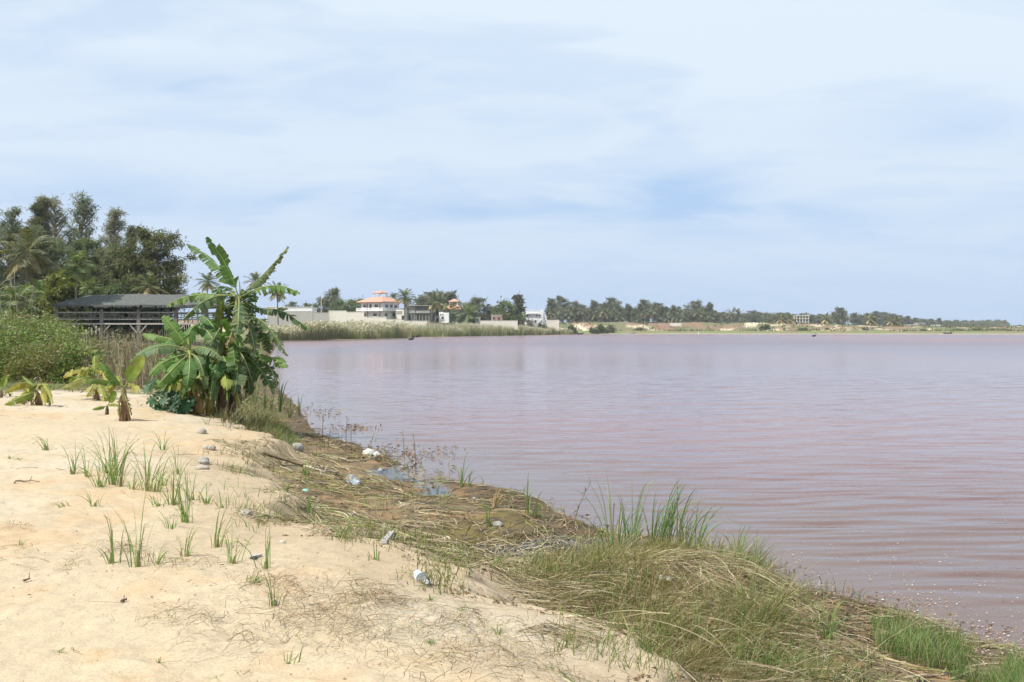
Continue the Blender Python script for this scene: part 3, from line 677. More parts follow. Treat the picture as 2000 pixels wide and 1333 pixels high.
# small palms standing before the far row
QA = palm_meshes('coconut_palm', 205, 16, 3.2, 14, .2, green=((.145, .155, .095), (.12, .135, .085)), dry=((.25, .22, .13), (.20, .175, .10)), drylow=.15)
fp = [(1078, 612), (1090, 619), (1114, 610), (1138, 608), (1160, 616), (1178, 607), (1185, 613), (1200, 612), (1211, 619), (1250, 624), (1261, 611), (1277, 608), (1303, 619), (1317, 619), (1334, 621), (1361, 611), (1375, 615), (1388, 619)]
for i, (px, py) in enumerate(fp):
    place_palm(QA, ORD[i] + ' slim coconut palm counted rightwards from the white house, before the casuarina row', px, py, 548 + (i * 29 % 18), 1.35 + .3 * (i % 3) / 2, i * 1.1, group='coconut palms before the far casuarina row')
fp2 = [(1430, 612, 'ragged coconut palm on the bare dune, left of its twin'), (1443, 615, 'ragged coconut palm on the bare dune, right of its twin'), (1526, 624, 'yellowish palm left of the concrete frame building'), (1542, 624, 'yellowish palm close to the left slabs of the concrete frame building'),
       (1612, 624, 'pale palm left of the big dark dune tree'), (1697, 624, 'yellow palm on the dune, first right of the big dark tree'), (1709, 630, 'yellow palm on the dune, second right of the big dark tree'), (1739, 627, 'yellow palm on the dune, third right of the big dark tree'), (1751, 629, 'yellow palm on the dune, fourth right of the big dark tree')]
QB = palm_meshes('coconut_palm', 206, 16, 3.2, 14, .22, green=((.20, .19, .08), (.16, .16, .07)), drylow=.4)
for i, (px, py, lab) in enumerate(fp2):
    place_palm(QB if i > 1 else QA, lab, px, py, 600 + (i > 4) * 40, 1.7, i * 1.3, group='palms on the dunes')

# ------------------------------------------------------------------ bushes
def bush_mesh(seed, n, rx, ry, rz_, leafL, leafW, cols, lobes=9, stems=26, flower=None):
    global rng
    keep = rng; rng = np.random.default_rng(seed)
    gs, gf = Geo(), Geo()
    cen = [(rng.uniform(-.62, .62) * rx, rng.uniform(-.5, .5) * ry, rng.uniform(.30, .68) * rz_, rng.uniform(.3, .48)) for _ in range(lobes)] + [(rng.uniform(-.8, .8) * rx, -ry * .5, .25 * rz_, .3) for _ in range(4)]
    per = n // len(cen)
    for (cx, cy, cz, r) in cen:
        d = rand_dirs(per, .1); rad = rng.random(per) ** .42 * (1 + .25 * (vnoise(d[:, 0] * 4 + cx * 9, d[:, 2] * 4 + cy * 9, seed) - .5) * 2)
        P = np.array([cx, cy, cz]) + d * rad[:, None] * np.array([rx, ry, rz_]) * r * 1.12
        P[:, 2] = np.abs(P[:, 2])
        o = nrm(d + rng.normal(0, .55, (per, 3)) + np.array([0, 0, .25]))
        l = leafL * rng.uniform(.6, 1.3, per)[:, None]
        P2 = P + o * l; P2[:, 2] -= .2 * l[:, 0]
        c = pick(cols, per, amt=.3) * rng.uniform(.8, 1.2)
        if flower is not None: c = np.where((rng.random(per) < .05)[:, None], np.array(flower), c)
        ribbons(gf, P, P + o * l * .55, P2, leafW * rng.uniform(.7, 1.3, per), rand_dirs(per), 2, c, 'leaf')
    for i in range(stems):
        a = rng.uniform(0, 2 * PI); q = np.array([math.cos(a) * rx * rng.random() * .9, math.sin(a) * ry * rng.random() * .9, rz_ * rng.uniform(.6, 1.12)])
        b = q * np.array([.3, .3, 0])
        tube(gs, [b, (b + q) / 2 + rng.normal(0, .06, 3), q], [.014, .010, .004], 4, (.17, .12, .075), cap=False)
    rng = keep
    return gs.mesh('bush_stems', M['bark']), gf.mesh('bush_foliage', M['leaf'])
BG = [(.19, .265, .065), (.14, .21, .05), (.26, .32, .09), (.09, .14, .035), (.22, .19, .085)]
BO = [(.20, .235, .07), (.25, .235, .09), (.15, .19, .05), (.25, .20, .09)]
B1 = bush_mesh(401, 14000, 2.0, 1.4, 2.3, .095, .06, BG)
B2 = bush_mesh(402, 14000, 2.0, 1.4, 2.3, .095, .06, BO, flower=(.30, .22, .10))
B3 = bush_mesh(403, 6000, 1.0, .8, 1.0, .09, .06, BG)
bl = [(B1, 8, 34, 1.0, .84, 'bright green leafy bush at the left edge of the photo'), (B1, 70, 35, 1.0, .78, 'broad green leafy bush, second from the left edge'), (B1, 122, 33, .95, .74, 'bright green leafy bush in the middle of the thicket below the shelter'),
      (B2, 168, 35.5, .85, .60, 'yellowish leafy bush at the right end of the thicket, beside the dry weeds'), (B1, 40, 30.5, .9, .72, 'low front bush of the thicket, behind the wilted banana sucker'), (B2, 105, 30, .8, .66, 'low front bush of the thicket above the bare sand'),
      (B3, 150, 29.5, 1.1, .95, 'small low bush behind the yellow banana suckers'), (B1, -60, 33, 1.0, .8, 'green leafy bush mostly cut off by the left edge'), (B1, -20, 41, 1.1, .78, 'wide green bush behind the left end of the thicket'), (B1, 80, 43, 1.0, .80, 'green bush at the back of the thicket under the shelter'),
      (B2, 14, 58, 1.6, .66, 'dull olive bush behind the thicket at the left edge, below the tall trees'), (B2, 62, 62, 1.6, .62, 'dull olive bush behind the thicket, below the bleached canes'), (B2, 98, 66, 1.4, .52, 'dull olive bush behind the thicket, just left of the shelter')]
for i, (me, px, Y, s, sz, lab) in enumerate(bl):
    x = xw(px, Y)
    t = thing('leafy_bush', lab, 'bush', (x, Y, gz(x, Y) - .08), i * .9, 'bushes in front of the shelter', (s, s, s * sz))
    use_mesh('stem', me[0], t); use_mesh('foliage', me[1], t)
fb = [(1176, 634, 470, 1.7, 'rounded green bush on the far green flat right of the reeds'), (1160, 640, 462, 1.3, 'low green bush at the end of the far reed bed'), (1190, 637, 480, 1.5, 'grey dry bush right of the rounded green bush'), (1494, 634, 520, 1.6, 'round dark bush on the dune slope'), (1250, 640, 505, 1.1, 'small dry bush at the foot of the far palms'),
      (1570, 640, 505, 1.5, 'dark low bush below the concrete frame building'), (1617, 642, 505, .9, 'small dark bush right of the low grey wall'), (1690, 644, 500, .9, 'small bush on the beach slope near the leaning post'), (1803, 644, 500, 1.1, 'low bush on the slope below the ruined grey houses'),
      (1870, 643, 498, 1.3, 'first low bush in the scrub at the right end of the far shore'), (1905, 641, 500, 1.9, 'largest bush in the scrub at the right end of the far shore'), (1935, 642, 500, 1.5, 'third bush of the scrub at the right end of the far shore'), (1965, 642, 500, 1.6, 'fourth bush of the scrub at the right end of the far shore'), (1118, 634, 455, 1.2, 'green shrub below the pale wall right of the white house'), (1060, 632, 430, 1.3, 'green shrub at the foot of the white house'), (1034, 630, 425, 1.0, 'small grey shrub before the white house')]
BF = bush_mesh(404, 1500, 2.0, 2.0, 2.2, .42, .28, [(.10, .125, .05), (.13, .14, .065), (.08, .10, .045)])
BFs = bush_mesh(405, 1300, 2.0, 2.0, 2.2, .42, .26, [(.17, .155, .11), (.13, .125, .08)])
for i, (px, top, Y, s, lab) in enumerate(fb):
    x = xw(px, Y); z0 = gz(x, Y)
    me = BFs if i in (2, 4, 15) else BF
    t = thing('shore_bush', lab, 'bush', (x, Y, z0 - .2), i, 'bushes on the far shore', (s, s, max((zw(top, Y) - z0) / 2.0, .5)))
    use_mesh('stem', me[0], t); use_mesh('foliage', me[1], t)
# ------------------------------------------------------------------ banana plants
LEAFG = [(.075, .165, .035), (.06, .14, .03), (.095, .19, .045)]
def bez(pts, n):
    pts = np.asarray(pts, float)
    if len(pts) == 2: pts = np.array([pts[0], (pts[0] + pts[1]) / 2, pts[1]])
    if len(pts) == 3:   # curve through the middle point
        c = 2 * pts[1] - .5 * pts[0] - .5 * pts[2]
        t = np.linspace(0, 1, n)[:, None]
        return pts[0] * (1 - t) ** 2 + c * 2 * t * (1 - t) + pts[2] * t * t
    P = np.concatenate([[2 * pts[0] - pts[1]], pts, [2 * pts[-1] - pts[-2]]]); out = []
    u = np.linspace(0, len(pts) - 1 - 1e-6, n)
    for v in u:
        i = int(v); t = v - i; a, b, c, d = P[i:i + 4]
        out.append(.5 * (2 * b + (c - a) * t + (2 * a - 5 * b + 4 * c - d) * t * t + (3 * b - a - 3 * c + d) * t ** 3))
    return np.array(out)
def banana_leaf(parent, pts, hw, fold=.35, face=.5, tear=.4, col=None, tipcol=None, seed=0, petiole=.12, rib_r=.0085):
    """pts: base, (mid,) tip in the plant's own metres; hw: half width of the blade; fold: how far the halves hang; face: 0 flat blade, 1 turned to the open side"""
    rs = np.random.default_rng(seed); n = 41
    C = bez(pts, n); T = nrm(np.gradient(C, axis=0))
    Ln = np.linalg.norm(np.diff(C, axis=0), axis=1).sum()
    S0 = np.cross(T, (0, 0, 1.0)); S1 = np.cross(T, (0.1, -1.0, .25))
    S = nrm(S0 * (1 - face) + S1 * face * np.sign((S0 * S1).sum(-1, keepdims=True) + 1e-6))
    Nn = nrm(np.cross(S, T)); flip = np.where(Nn[:, 2:] < -.05, -1, 1); Nn = Nn * flip
    u = np.linspace(0, 1, n)
    uu = np.clip((u - petiole) / (1 - petiole), 0, 1)
    w = hw * np.clip(np.minimum((uu / .16) ** .6, 1) * np.clip(1 - uu ** 5, 0, 1) ** .75, 0, 1)
    base = pick(LEAFG, 1)[0] if col is None else np.asarray(col, float)
    tc = base if tipcol is None else np.asarray(tipcol, float)
    g = Geo(); i0 = int(petiole * n)
    for s in (-1, 1):
        i = i0
        while i < n - 1:
            k = int(rs.integers(1, 4)) if rs.random() < tear * 1.2 else int(rs.integers(5, 12))
            j = min(i + k, n - 1)
            f = fold + rs.normal(0, .08 + .42 * tear) * (1 if tear > .15 else .3); f = min(max(f, -.15), 1.45)
            cutf = rs.uniform(.55, 1.0) if rs.random() < tear * .55 else 1.0
            idx = np.arange(i, j + 1); mid = (i + j) / 2
            rows = []
            shrink = 1 - .42 * tear * rs.random()
            for q, fr in enumerate((0, .3, .65, 1.0)):
                a = f * (.55 + .55 * fr)
                ii = mid + (idx - mid) * (1 - (1 - shrink) * fr)
                # blade veins sweep a little towards the tip
                ii = np.clip(ii + fr * 1.1, 0, n - 1)
                P = np.stack([np.interp(ii, np.arange(n), C[:, a_]) for a_ in range(3)], 1)
                Sx = np.stack([np.interp(ii, np.arange(n), S[:, a_]) for a_ in range(3)], 1); Nx = np.stack([np.interp(ii, np.arange(n), Nn[:, a_]) for a_ in range(3)], 1)
                ww = np.interp(idx, np.arange(n), w) * fr * cutf
                if fr == 1.0 and tear > .2: ww = ww * rs.uniform(.88, 1.06, len(idx))
                wav = .012 * np.sin(idx * 2.1 + q) * fr
                rows.append(P + (Sx * s * math.cos(a) - Nx * math.sin(a)) * ww[:, None] + Nx * wav[:, None])
            m = len(idx); V = np.concatenate(rows)
            Q = [(r * m + c, r * m + c + 1, (r + 1) * m + c + 1, (r + 1) * m + c) for r in range(3) for c in range(m - 1)]
            t_ = np.concatenate([idx / n] * 4)[:, None] ** 1.5; edge = np.repeat([0, .3, .65, 1.0], m)[:, None]
            cc = base * (1 - t_) + tc * t_
            stripe = 1 + .07 * np.sin(np.concatenate([idx] * 4) * 2.7 + rs.random() * 6)[:, None]
            cc = cc * stripe * rs.uniform(.88, 1.12)
            if tear > .5: cc = cc * (1 - edge ** 4 * .5) + np.array([.20, .17, .06]) * edge ** 4 * .5
            g.add(V, Q, cc)
            i = j
    lf = g.build('leaf', M['banana'], parent, True)
    gm = Geo(); tube(gm, C + Nn * .003, rib_r * (1.25 - 1.0 * u) + .002, 6, np.array([.30, .33, .11]) * .9)
    gm.build('midrib', M['midrib'], lf, True)
    return lf
M['banana'] = leafy('banana_blade', .52, .34, 12, .8, 1.18, .25)
M['midrib'] = plain('pale_midrib', (.3, .33, .11), .5, vcol=True)
M['stem'] = plain('banana_stem', (.3, .3, .1), .6, 7, .6, 1.25, vcol=True, stretch=(3, 3, .5))
def pseudostem(parent, pts, r0, r1, cols, seed):
    rs = np.random.default_rng(seed)
    P = bez(pts, 12); u = np.linspace(0, 1, 12)
    g = Geo(); cc = np.array([np.array(cols[0]) * (1 - t) + np.array(cols[1]) * t for t in u])
    tube(g, P, r0 + (r1 - r0) * u, 12, cc)
    o = g.build('pseudostem', M['stem'], parent, True)
    g = Geo()
    for i in range(7):   # dry sheaths peeling off the stem
        a = rs.uniform(0, 2 * PI); h = rs.uniform(.15, .8); p = np.array([np.interp(h, u, P[:, k]) for k in range(3)]); r = r0 + (r1 - r0) * h
        d = np.array([math.cos(a), math.sin(a), 0]); p0 = p + d * r
        ribbons(g, [p0], [p0 + d * r * .35 - np.array([0, 0, .16])], [p0 + d * r * rs.uniform(.2, 1.4) - np.array([0, 0, rs.uniform(.25, .5)])], [r * rs.uniform(.8, 1.5)], [np.cross(d, (0, 0, 1))], 5, pick([(.20, .12, .06), (.28, .17, .08), (.12, .08, .05)], 1), 'even')
    g.build('sheath', M['dry'], parent)

BX, BY, BZ = ground_at(412, 812)
S_ = BY / FPX
def cp(cx, cy, dy=0.0, ox=None):
    """crop sketch (250+cx/3.333, 440+cy/3.333) -> metres relative to the clump base"""
    px, py = 250 + cx / 3.3325, 440 + cy / 3.3325
    k = (BY + dy) / FPX
    return np.array([(px - 1000) * k, BY + dy, CAMZ + (HOR - py) * k])
PL = []
def plant(name, label, basec, dy, group=None):
    b = cp(basec[0], basec[1], dy)
    t = thing(name, label, 'banana plant', (b[0], b[1], gz(b[0], b[1]) - .03), 0, group)
    PL.append((t, np.array(t.location))); return PL[-1]
def leaf_px(t, o, pts, hw, **kw):
    P = [cp(*p) - o for p in pts]
    kw['tear'] = min(1, kw.get('tear', .4) * 1.15 + (.1 if hw > 30 else 0)); return banana_leaf(t, P, hw * .88 * S_ / 3.3325, **kw)
G1 = (.075, .155, .045); G2 = (.09, .18, .05); G3 = (.125, .22, .055); GD = (.055, .105, .042); GP = (.12, .185, .085); YG = (.25, .29, .065); YY = (.38, .33, .08); BRN = (.22, .15, .07)  # GD: shade inside the clump put into the colour of the rear leaves
# the tall plant
t, o = plant('banana_plant', 'tallest banana plant of the clump with upright torn leaves against the sky', (610, 1225), .1, 'banana clump at the water')
pseudostem(t, [cp(612, 1228, .1) - o, cp(655, 900, .05) - o, cp(722, 470, 0) - o], .12, .055, ((.24, .15, .05), (.16, .17, .05)), 1)
for i, (pts, hw, kw) in enumerate([
    ([(718, 470, 0), (640, 265, -.1), (512, 78, -.25)], 58, dict(fold=.45, face=.5, tear=.35, col=G2)),
    ([(700, 460, .1), (570, 255, .35), (378, 122, .6)], 60, dict(fold=.55, face=.55, tear=.5, col=G1)),
    ([(730, 460, .1), (885, 318, .2), (1042, 138, .1)], 52, dict(fold=1.0, face=.25, tear=.85, col=GP, tipcol=(.20, .21, .10))),
    ([(742, 465, 0), (940, 395, -.1), (1118, 448, -.2)], 66, dict(fold=.75, face=.4, tear=.65, col=G3)),
    ([(740, 480, .2), (830, 538, .3), (1000, 560, .2), (1195, 685, 0)], 58, dict(fold=.6, face=.4, tear=.75, col=GD)),
    ([(722, 470, -.05), (722, 580, -.45), (712, 715, -.6)], 82, dict(fold=.45, face=.95, tear=.6, col=GP)),
    ([(705, 468, -.05), (530, 480, -.4), (362, 615, -.6)], 78, dict(fold=.7, face=.6, tear=.55, col=GP)),
    ([(700, 465, .2), (430, 458, .3), (250, 532, .2)], 62, dict(fold=.55, face=.5, tear=.6, col=G3)),
    ([(745, 590, .1), (850, 612, .1), (940, 700, 0), (1040, 850, -.1)], 62, dict(fold=.7, face=.5, tear=.8, col=GP)),
    ([(745, 620, -.1), (800, 700, -.3), (832, 885, -.35)], 62, dict(fold=.55, face=.8, tear=.8, col=(.10, .14, .08))),
    ([(760, 620, .3), (870, 700, .5), (925, 835, .6)], 66, dict(fold=.5, face=.7, tear=.7, col=GD)),
    ([(735, 480, .2), (800, 430, .9), (830, 500, 1.3)], 50, dict(fold=.5, face=.4, tear=.5, col=GD)),
    ([(720, 475, .1), (600, 400, .9), (590, 520, 1.2)], 55, dict(fold=.5, face=.4, tear=.4, col=G1)),
    ([(722, 470, 0), (728, 420, .02), (722, 355, .05)], 14, dict(fold=1.3, face=.8, tear=0, col=G3)),
    ([(715, 500, .2), (620, 560, .8), (560, 720, 1.0)], 66, dict(fold=.5, face=.8, tear=.5, col=GD)),
    ([(730, 520, -.1), (690, 660, -.5), (640, 800, -.7)], 50, dict(fold=.9, face=.8, tear=.8, col=(.24, .19, .09), tipcol=BRN)),
]): leaf_px(t, o, pts, hw, seed=500 + i, **kw)
# the right, lower plant
t, o = plant('banana_plant', 'right hand banana plant of the clump, drooping over the water', (672, 1215), .25, 'banana clump at the water')
pseudostem(t, [cp(672, 1215, .25) - o, cp(690, 1000, .2) - o, cp(715, 810, .2) - o], .10, .05, ((.15, .10, .05), (.12, .13, .05)), 2)
for i, (pts, hw, kw) in enumerate([
    ([(722, 820, .1), (900, 850, 0), (1038, 922, -.15)], 62, dict(fold=.55, face=.5, tear=.45, col=G3)),
    ([(722, 830, .1), (860, 940, .1), (942, 1105, -.05)], 60, dict(fold=.5, face=.75, tear=.6, col=G1)),
    ([(730, 810, .4), (890, 890, .6), (972, 1048, .6)], 58, dict(fold=.6, face=.7, tear=.7, col=GD)),
    ([(712, 850, -.1), (710, 980, -.4), (690, 1105, -.5)], 74, dict(fold=.35, face=.95, tear=.45, col=GP)),
    ([(705, 830, -.1), (680, 700, -.3), (600, 618, -.5)], 58, dict(fold=.6, face=.7, tear=.2, col=G3)),
    ([(715, 820, .3), (790, 720, .6), (860, 760, .8)], 60, dict(fold=.5, face=.5, tear=.5, col=GD)),
    ([(715, 850, .1), (770, 960, .1), (790, 1110, .1)], 64, dict(fold=.6, face=.8, tear=.6, col=GD)),
    ([(700, 1080, -.2), (712, 1130, -.3), (728, 1195, -.35)], 26, dict(fold=.7, face=.8, tear=.6, col=YG, tipcol=YY)),
    ([(715, 830, .3), (640, 900, .7), (600, 1040, .9)], 70, dict(fold=.4, face=.9, tear=.4, col=GD)),
    ([(718, 830, -.1), (760, 880, -.4), (820, 1060, -.4)], 46, dict(fold=.9, face=.8, tear=.7, col=(.07, .10, .05))),
]): leaf_px(t, o, pts, hw, seed=540 + i, **kw)
# the middle plant
t, o = plant('banana_plant', 'middle banana plant of the clump with a shredded hanging leaf', (530, 1225), -.15, 'banana clump at the water')
pseudostem(t, [cp(530, 1228, -.15) - o, cp(560, 1000, -.1) - o, cp(600, 820, 0) - o], .085, .045, ((.26, .20, .05), (.18, .19, .05)), 3)
for i, (pts, hw, kw) in enumerate([
    ([(600, 830, -.1), (665, 700, -.3), (735, 800, -.55)], 52, dict(fold=.5, face=.6, tear=.1, col=G3)),
    ([(600, 670, .1), (560, 745, -.2), (530, 835, -.35)], 62, dict(fold=.4, face=.95, tear=.9, col=GP)),
    ([(595, 830, -.1), (585, 910, -.4), (545, 1005, -.5)], 64, dict(fold=.25, face=.95, tear=.25, col=G2)),
    ([(605, 830, -.1), (640, 900, -.4), (655, 960, -.5)], 56, dict(fold=.3, face=.9, tear=.2, col=G2)),
    ([(590, 820, .2), (500, 680, .5), (420, 720, .6)], 58, dict(fold=.4, face=.6, tear=.2, col=G2)),
    ([(600, 820, .3), (540, 640, .7), (450, 600, .9)], 60, dict(fold=.4, face=.6, tear=.3, col=G1)),
    ([(600, 840, 0), (560, 960, -.1), (560, 1085, -.15)], 34, dict(fold=.7, face=.8, tear=.4, col=YG, tipcol=YY)),
    ([(600, 840, .2), (650, 950, .3), (640, 1090, .3)], 60, dict(fold=.5, face=.8, tear=.4, col=GD)),
    ([(600, 840, .3), (500, 900, .5), (480, 1040, .6)], 60, dict(fold=.5, face=.8, tear=.4, col=GD)),
]): leaf_px(t, o, pts, hw, seed=570 + i, **kw)
# the left, younger plant
t, o = plant('banana_plant', 'left hand young banana plant of the clump with broad whole leaves', (455, 1225), -.3, 'banana clump at the water')
pseudostem(t, [cp(470, 1228, -.3) - o, cp(435, 1030, -.35) - o, cp(400, 815, -.35) - o], .085, .04, ((.30, .19, .06), (.20, .24, .06)), 4)
pseudostem(t, [cp(432, 1222, -.15) - o, cp(412, 1080, -.2) - o, cp(405, 930, -.2) - o], .06, .035, ((.20, .17, .05), (.17, .2, .05)), 5)
for i, (pts, hw, kw) in enumerate([
    ([(398, 812, -.35), (320, 700, -.4), (228, 592, -.35)], 58, dict(fold=.15, face=.85, tear=.1, col=G3)),
    ([(395, 805, -.3), (260, 740, -.3), (95, 708, -.2)], 50, dict(fold=.5, face=.45, tear=.1, col=G3)),
    ([(385, 815, -.35), (210, 788, -.5), (8, 888, -.6)], 58, dict(fold=.45, face=.55, tear=.15, col=GP)),
    ([(388, 840, -.4), (240, 890, -.8), (138, 985, -.95)], 54, dict(fold=.5, face=.65, tear=.3, col=G3)),
    ([(392, 845, -.4), (290, 940, -.9), (180, 1062, -1.0)], 56, dict(fold=.4, face=.75, tear=.3, col=G3)),
    ([(402, 830, -.4), (400, 950, -.8), (382, 1065, -.9)], 52, dict(fold=.25, face=.95, tear=.15, col=G2)),
    ([(410, 840, -.4), (470, 900, -.7), (512, 1065, -.7)], 44, dict(fold=.5, face=.8, tear=.3, col=GP)),
    ([(405, 815, -.3), (500, 800, -.5), (620, 870, -.6)], 52, dict(fold=.6, face=.5, tear=.3, col=GP)),
    ([(400, 920, -.2), (360, 1010, -.5), (335, 1105, -.6)], 22, dict(fold=.9, face=.7, tear=.1, col=YG, tipcol=YY)),
    ([(400, 930, -.2), (320, 960, -.4), (225, 1085, -.6)], 52, dict(fold=.4, face=.8, tear=.3, col=G2)),
    ([(400, 920, -.1), (310, 1010, .1), (270, 1100, .1)], 46, dict(fold=.4, face=.8, tear=.3, col=YG)),
    ([(402, 812, -.2), (400, 700, .2), (470, 640, .4)], 56, dict(fold=.4, face=.6, tear=.1, col=G2)),
    ([(402, 812, -.3), (330, 760, .1), (250, 830, .3)], 56, dict(fold=.3, face=.6, tear=.1, col=G3)),
    ([(400, 930, -.1), (450, 960, -.3), (440, 1085, -.4)], 40, dict(fold=.5, face=.8, tear=.2, col=G2)),
    ([(402, 812, -.3), (408, 760, -.33), (410, 690, -.36)], 10, dict(fold=1.3, face=.8, tear=0, col=(.2, .25, .08))),
]): leaf_px(t, o, pts, hw, seed=600 + i, **kw)

def fill(t, o, crown, n, seed, spread, low, cols, back=False):
    rs = np.random.default_rng(seed)
    for i in range(n):
        a = rs.uniform(0, 2 * PI); sx, sy = math.cos(a), (abs(math.sin(a)) + .25 if back else math.sin(a)); rch = rs.uniform(.55, 1.0) * spread
        c = np.array(crown); c[1] += rs.uniform(-10, 40)
        mid = (c[0] + sx * rch * .6, c[1] - rs.uniform(-20, 50), sy * rch * .004 + .1); tip = (c[0] + sx * rch * rs.uniform(.7, 1.1), c[1] + rs.uniform(.45, 1.0) * low, sy * rch * .0065)
        leaf_px(t, o, [(c[0], c[1], 0), mid, tip], rs.uniform(44, 62), seed=seed * 50 + i, fold=rs.uniform(.35, .8), face=rs.uniform(.5, .95), tear=rs.uniform(.35, .9), col=cols[i % len(cols)], tipcol=None if i % 3 else (.22, .21, .09))
for t_, crown, n_, sd, sp_, low_, cl_ in ((PL[0], (720, 478), 5, 71, 190, 330, [G1, GP, GD, G2]), (PL[1], (718, 830), 8, 72, 170, 300, [G2, G3, G1, GP]), (PL[2], (600, 838), 10, 73, 170, 300, [G2, G3, G1, GP, YG]), (PL[3], (402, 850), 9, 74, 170, 270, [G2, GP, G1, YG]), (PL[2], (585, 960), 9, 75, 130, 210, [G1, G2, YG, GP]), (PL[3], (430, 980), 8, 76, 110, 190, [G1, G2, YG]), (PL[3], (385, 900), 7, 77, 150, 190, [G3, G2, YG]), (PL[2], (650, 770), 9, 78, 120, 260, [G2, G3, G1, GP])):
    fill(t_[0], t_[1], crown, n_, sd, sp_, low_, cl_, sd in (71, 72))

# small yellowing banana suckers on the sand
def sucker(label, basepx, stem, r, leaves, seed, stemcol=((.20, .11, .07), (.22, .20, .08))):
    x, y, z = ground_at(*basepx); k = y / FPX
    t = thing('banana_sucker', label, 'banana plant', (x, y, z - .03), 0, 'young banana plants on the sand')
    q = lambda p: np.array([(p[0] - 1000) * (y + p[2]) / FPX - x, p[2], CAMZ + (HOR - p[1]) * (y + p[2]) / FPX - (z - .03)])
    pseudostem(t, [q((basepx[0], basepx[1] + 1, 0))] + [q(p) for p in stem], r, r * .5, stemcol, seed)
    rs = np.random.default_rng(seed); top = stem[-1]; hgt = basepx[1] - top[1]
    if hgt > 25 and basepx[0] > 20:
        for i in range(5):
            sx = rs.uniform(-1, 1) * 42; c_ = [(.24, .27, .06), (.30, .29, .07), (.17, .22, .055)][i % 3]
            leaves = leaves + [([(top[0], top[1] + 2, 0), (top[0] + sx * .5, top[1] - rs.uniform(2, 16), rs.uniform(-.2, .3)), (top[0] + sx, top[1] + rs.uniform(4, 36), rs.uniform(-.4, .5))], rs.uniform(6, 10), dict(fold=rs.uniform(.3, .7), face=.6, tear=.35, col=c_, tipcol=YY if i % 2 else None))]
    for i, (pts, hw, kw) in enumerate(leaves):
        banana_leaf(t, [q(p) for p in pts], hw * k, seed=seed * 40 + i, rib_r=.006, **kw)
    return t
sucker('young banana plant with brown peeling stem and one upright yellow-green leaf', (241, 823), [(243, 790, 0), (240, 755, 0)], .075, [
    ([(244, 756, 0), (263, 722, -.1), (283, 698, -.2)], 13, dict(fold=.15, face=.9, tear=.15, col=(.17, .26, .05), tipcol=(.32, .34, .07))),
    ([(240, 757, 0), (218, 735, -.1), (196, 710, -.15)], 10, dict(fold=.5, face=.6, tear=.2, col=G3)),
    ([(239, 760, 0), (200, 742, -.1), (160, 747, -.2)], 10, dict(fold=.7, face=.4, tear=.2, col=(.14, .21, .05))),
    ([(240, 756, 0), (237, 735, 0), (234, 708, 0)], 3, dict(fold=1.3, face=.8, tear=0, col=(.13, .22, .09))),
    ([(241, 765, 0), (250, 790, -.1), (256, 812, -.15)], 6, dict(fold=.9, face=.8, tear=.7, col=BRN, tipcol=BRN)),
    ([(240, 765, 0), (232, 790, -.1), (234, 818, -.15)], 6, dict(fold=.9, face=.8, tear=.7, col=(.25, .2, .08), tipcol=BRN))], 11)
sucker('yellow banana sucker with hanging blotched leaves left of the brown stemmed one', (190, 782), [(189, 765, 0), (184, 735, 0)], .06, [
    ([(185, 736, 0), (155, 722, -.1), (124, 738, -.2)], 10, dict(fold=.6, face=.5, tear=.3, col=(.27, .28, .05), tipcol=YY)),
    ([(185, 738, 0), (160, 740, -.2), (122, 758, -.3)], 9, dict(fold=.6, face=.6, tear=.3, col=(.22, .27, .06), tipcol=(.40, .36, .14))),
    ([(184, 735, .1), (186, 715, .2), (185, 695, .3)], 9, dict(fold=.4, face=.8, tear=.2, col=YG)),
    ([(186, 738, 0), (200, 725, -.1), (212, 752, -.3)], 10, dict(fold=.5, face=.7, tear=.3, col=(.30, .28, .06), tipcol=YY)),
    ([(186, 742, 0), (178, 760, -.2), (168, 775, -.3)], 9, dict(fold=.4, face=.9, tear=.4, col=(.34, .33, .12), tipcol=YY)),
    ([(187, 745, 0), (200, 765, -.2), (204, 790, -.3)], 8, dict(fold=.5, face=.9, tear=.4, col=YG, tipcol=YY)),
    ([(186, 740, .2), (150, 735, .4), (140, 755, .5)], 10, dict(fold=.5, face=.7, tear=.3, col=(.16, .22, .05)))], 12)
sucker('tiny banana seedling with two pale leaves beside the brown stemmed plant', (209, 810), [(209, 800, 0), (210, 792, 0)], .035, [
    ([(210, 793, 0), (220, 775, -.05), (226, 765, -.1)], 8, dict(fold=.2, face=.9, tear=.1, col=(.18, .26, .05))),
    ([(209, 794, 0), (195, 796, -.1), (181, 800, -.15)], 5, dict(fold=.5, face=.7, tear=.1, col=(.17, .26, .06))),
    ([(210, 793, 0), (220, 790, -.1), (232, 793, -.15)], 4, dict(fold=.5, face=.7, tear=.1, col=YG))], 13)
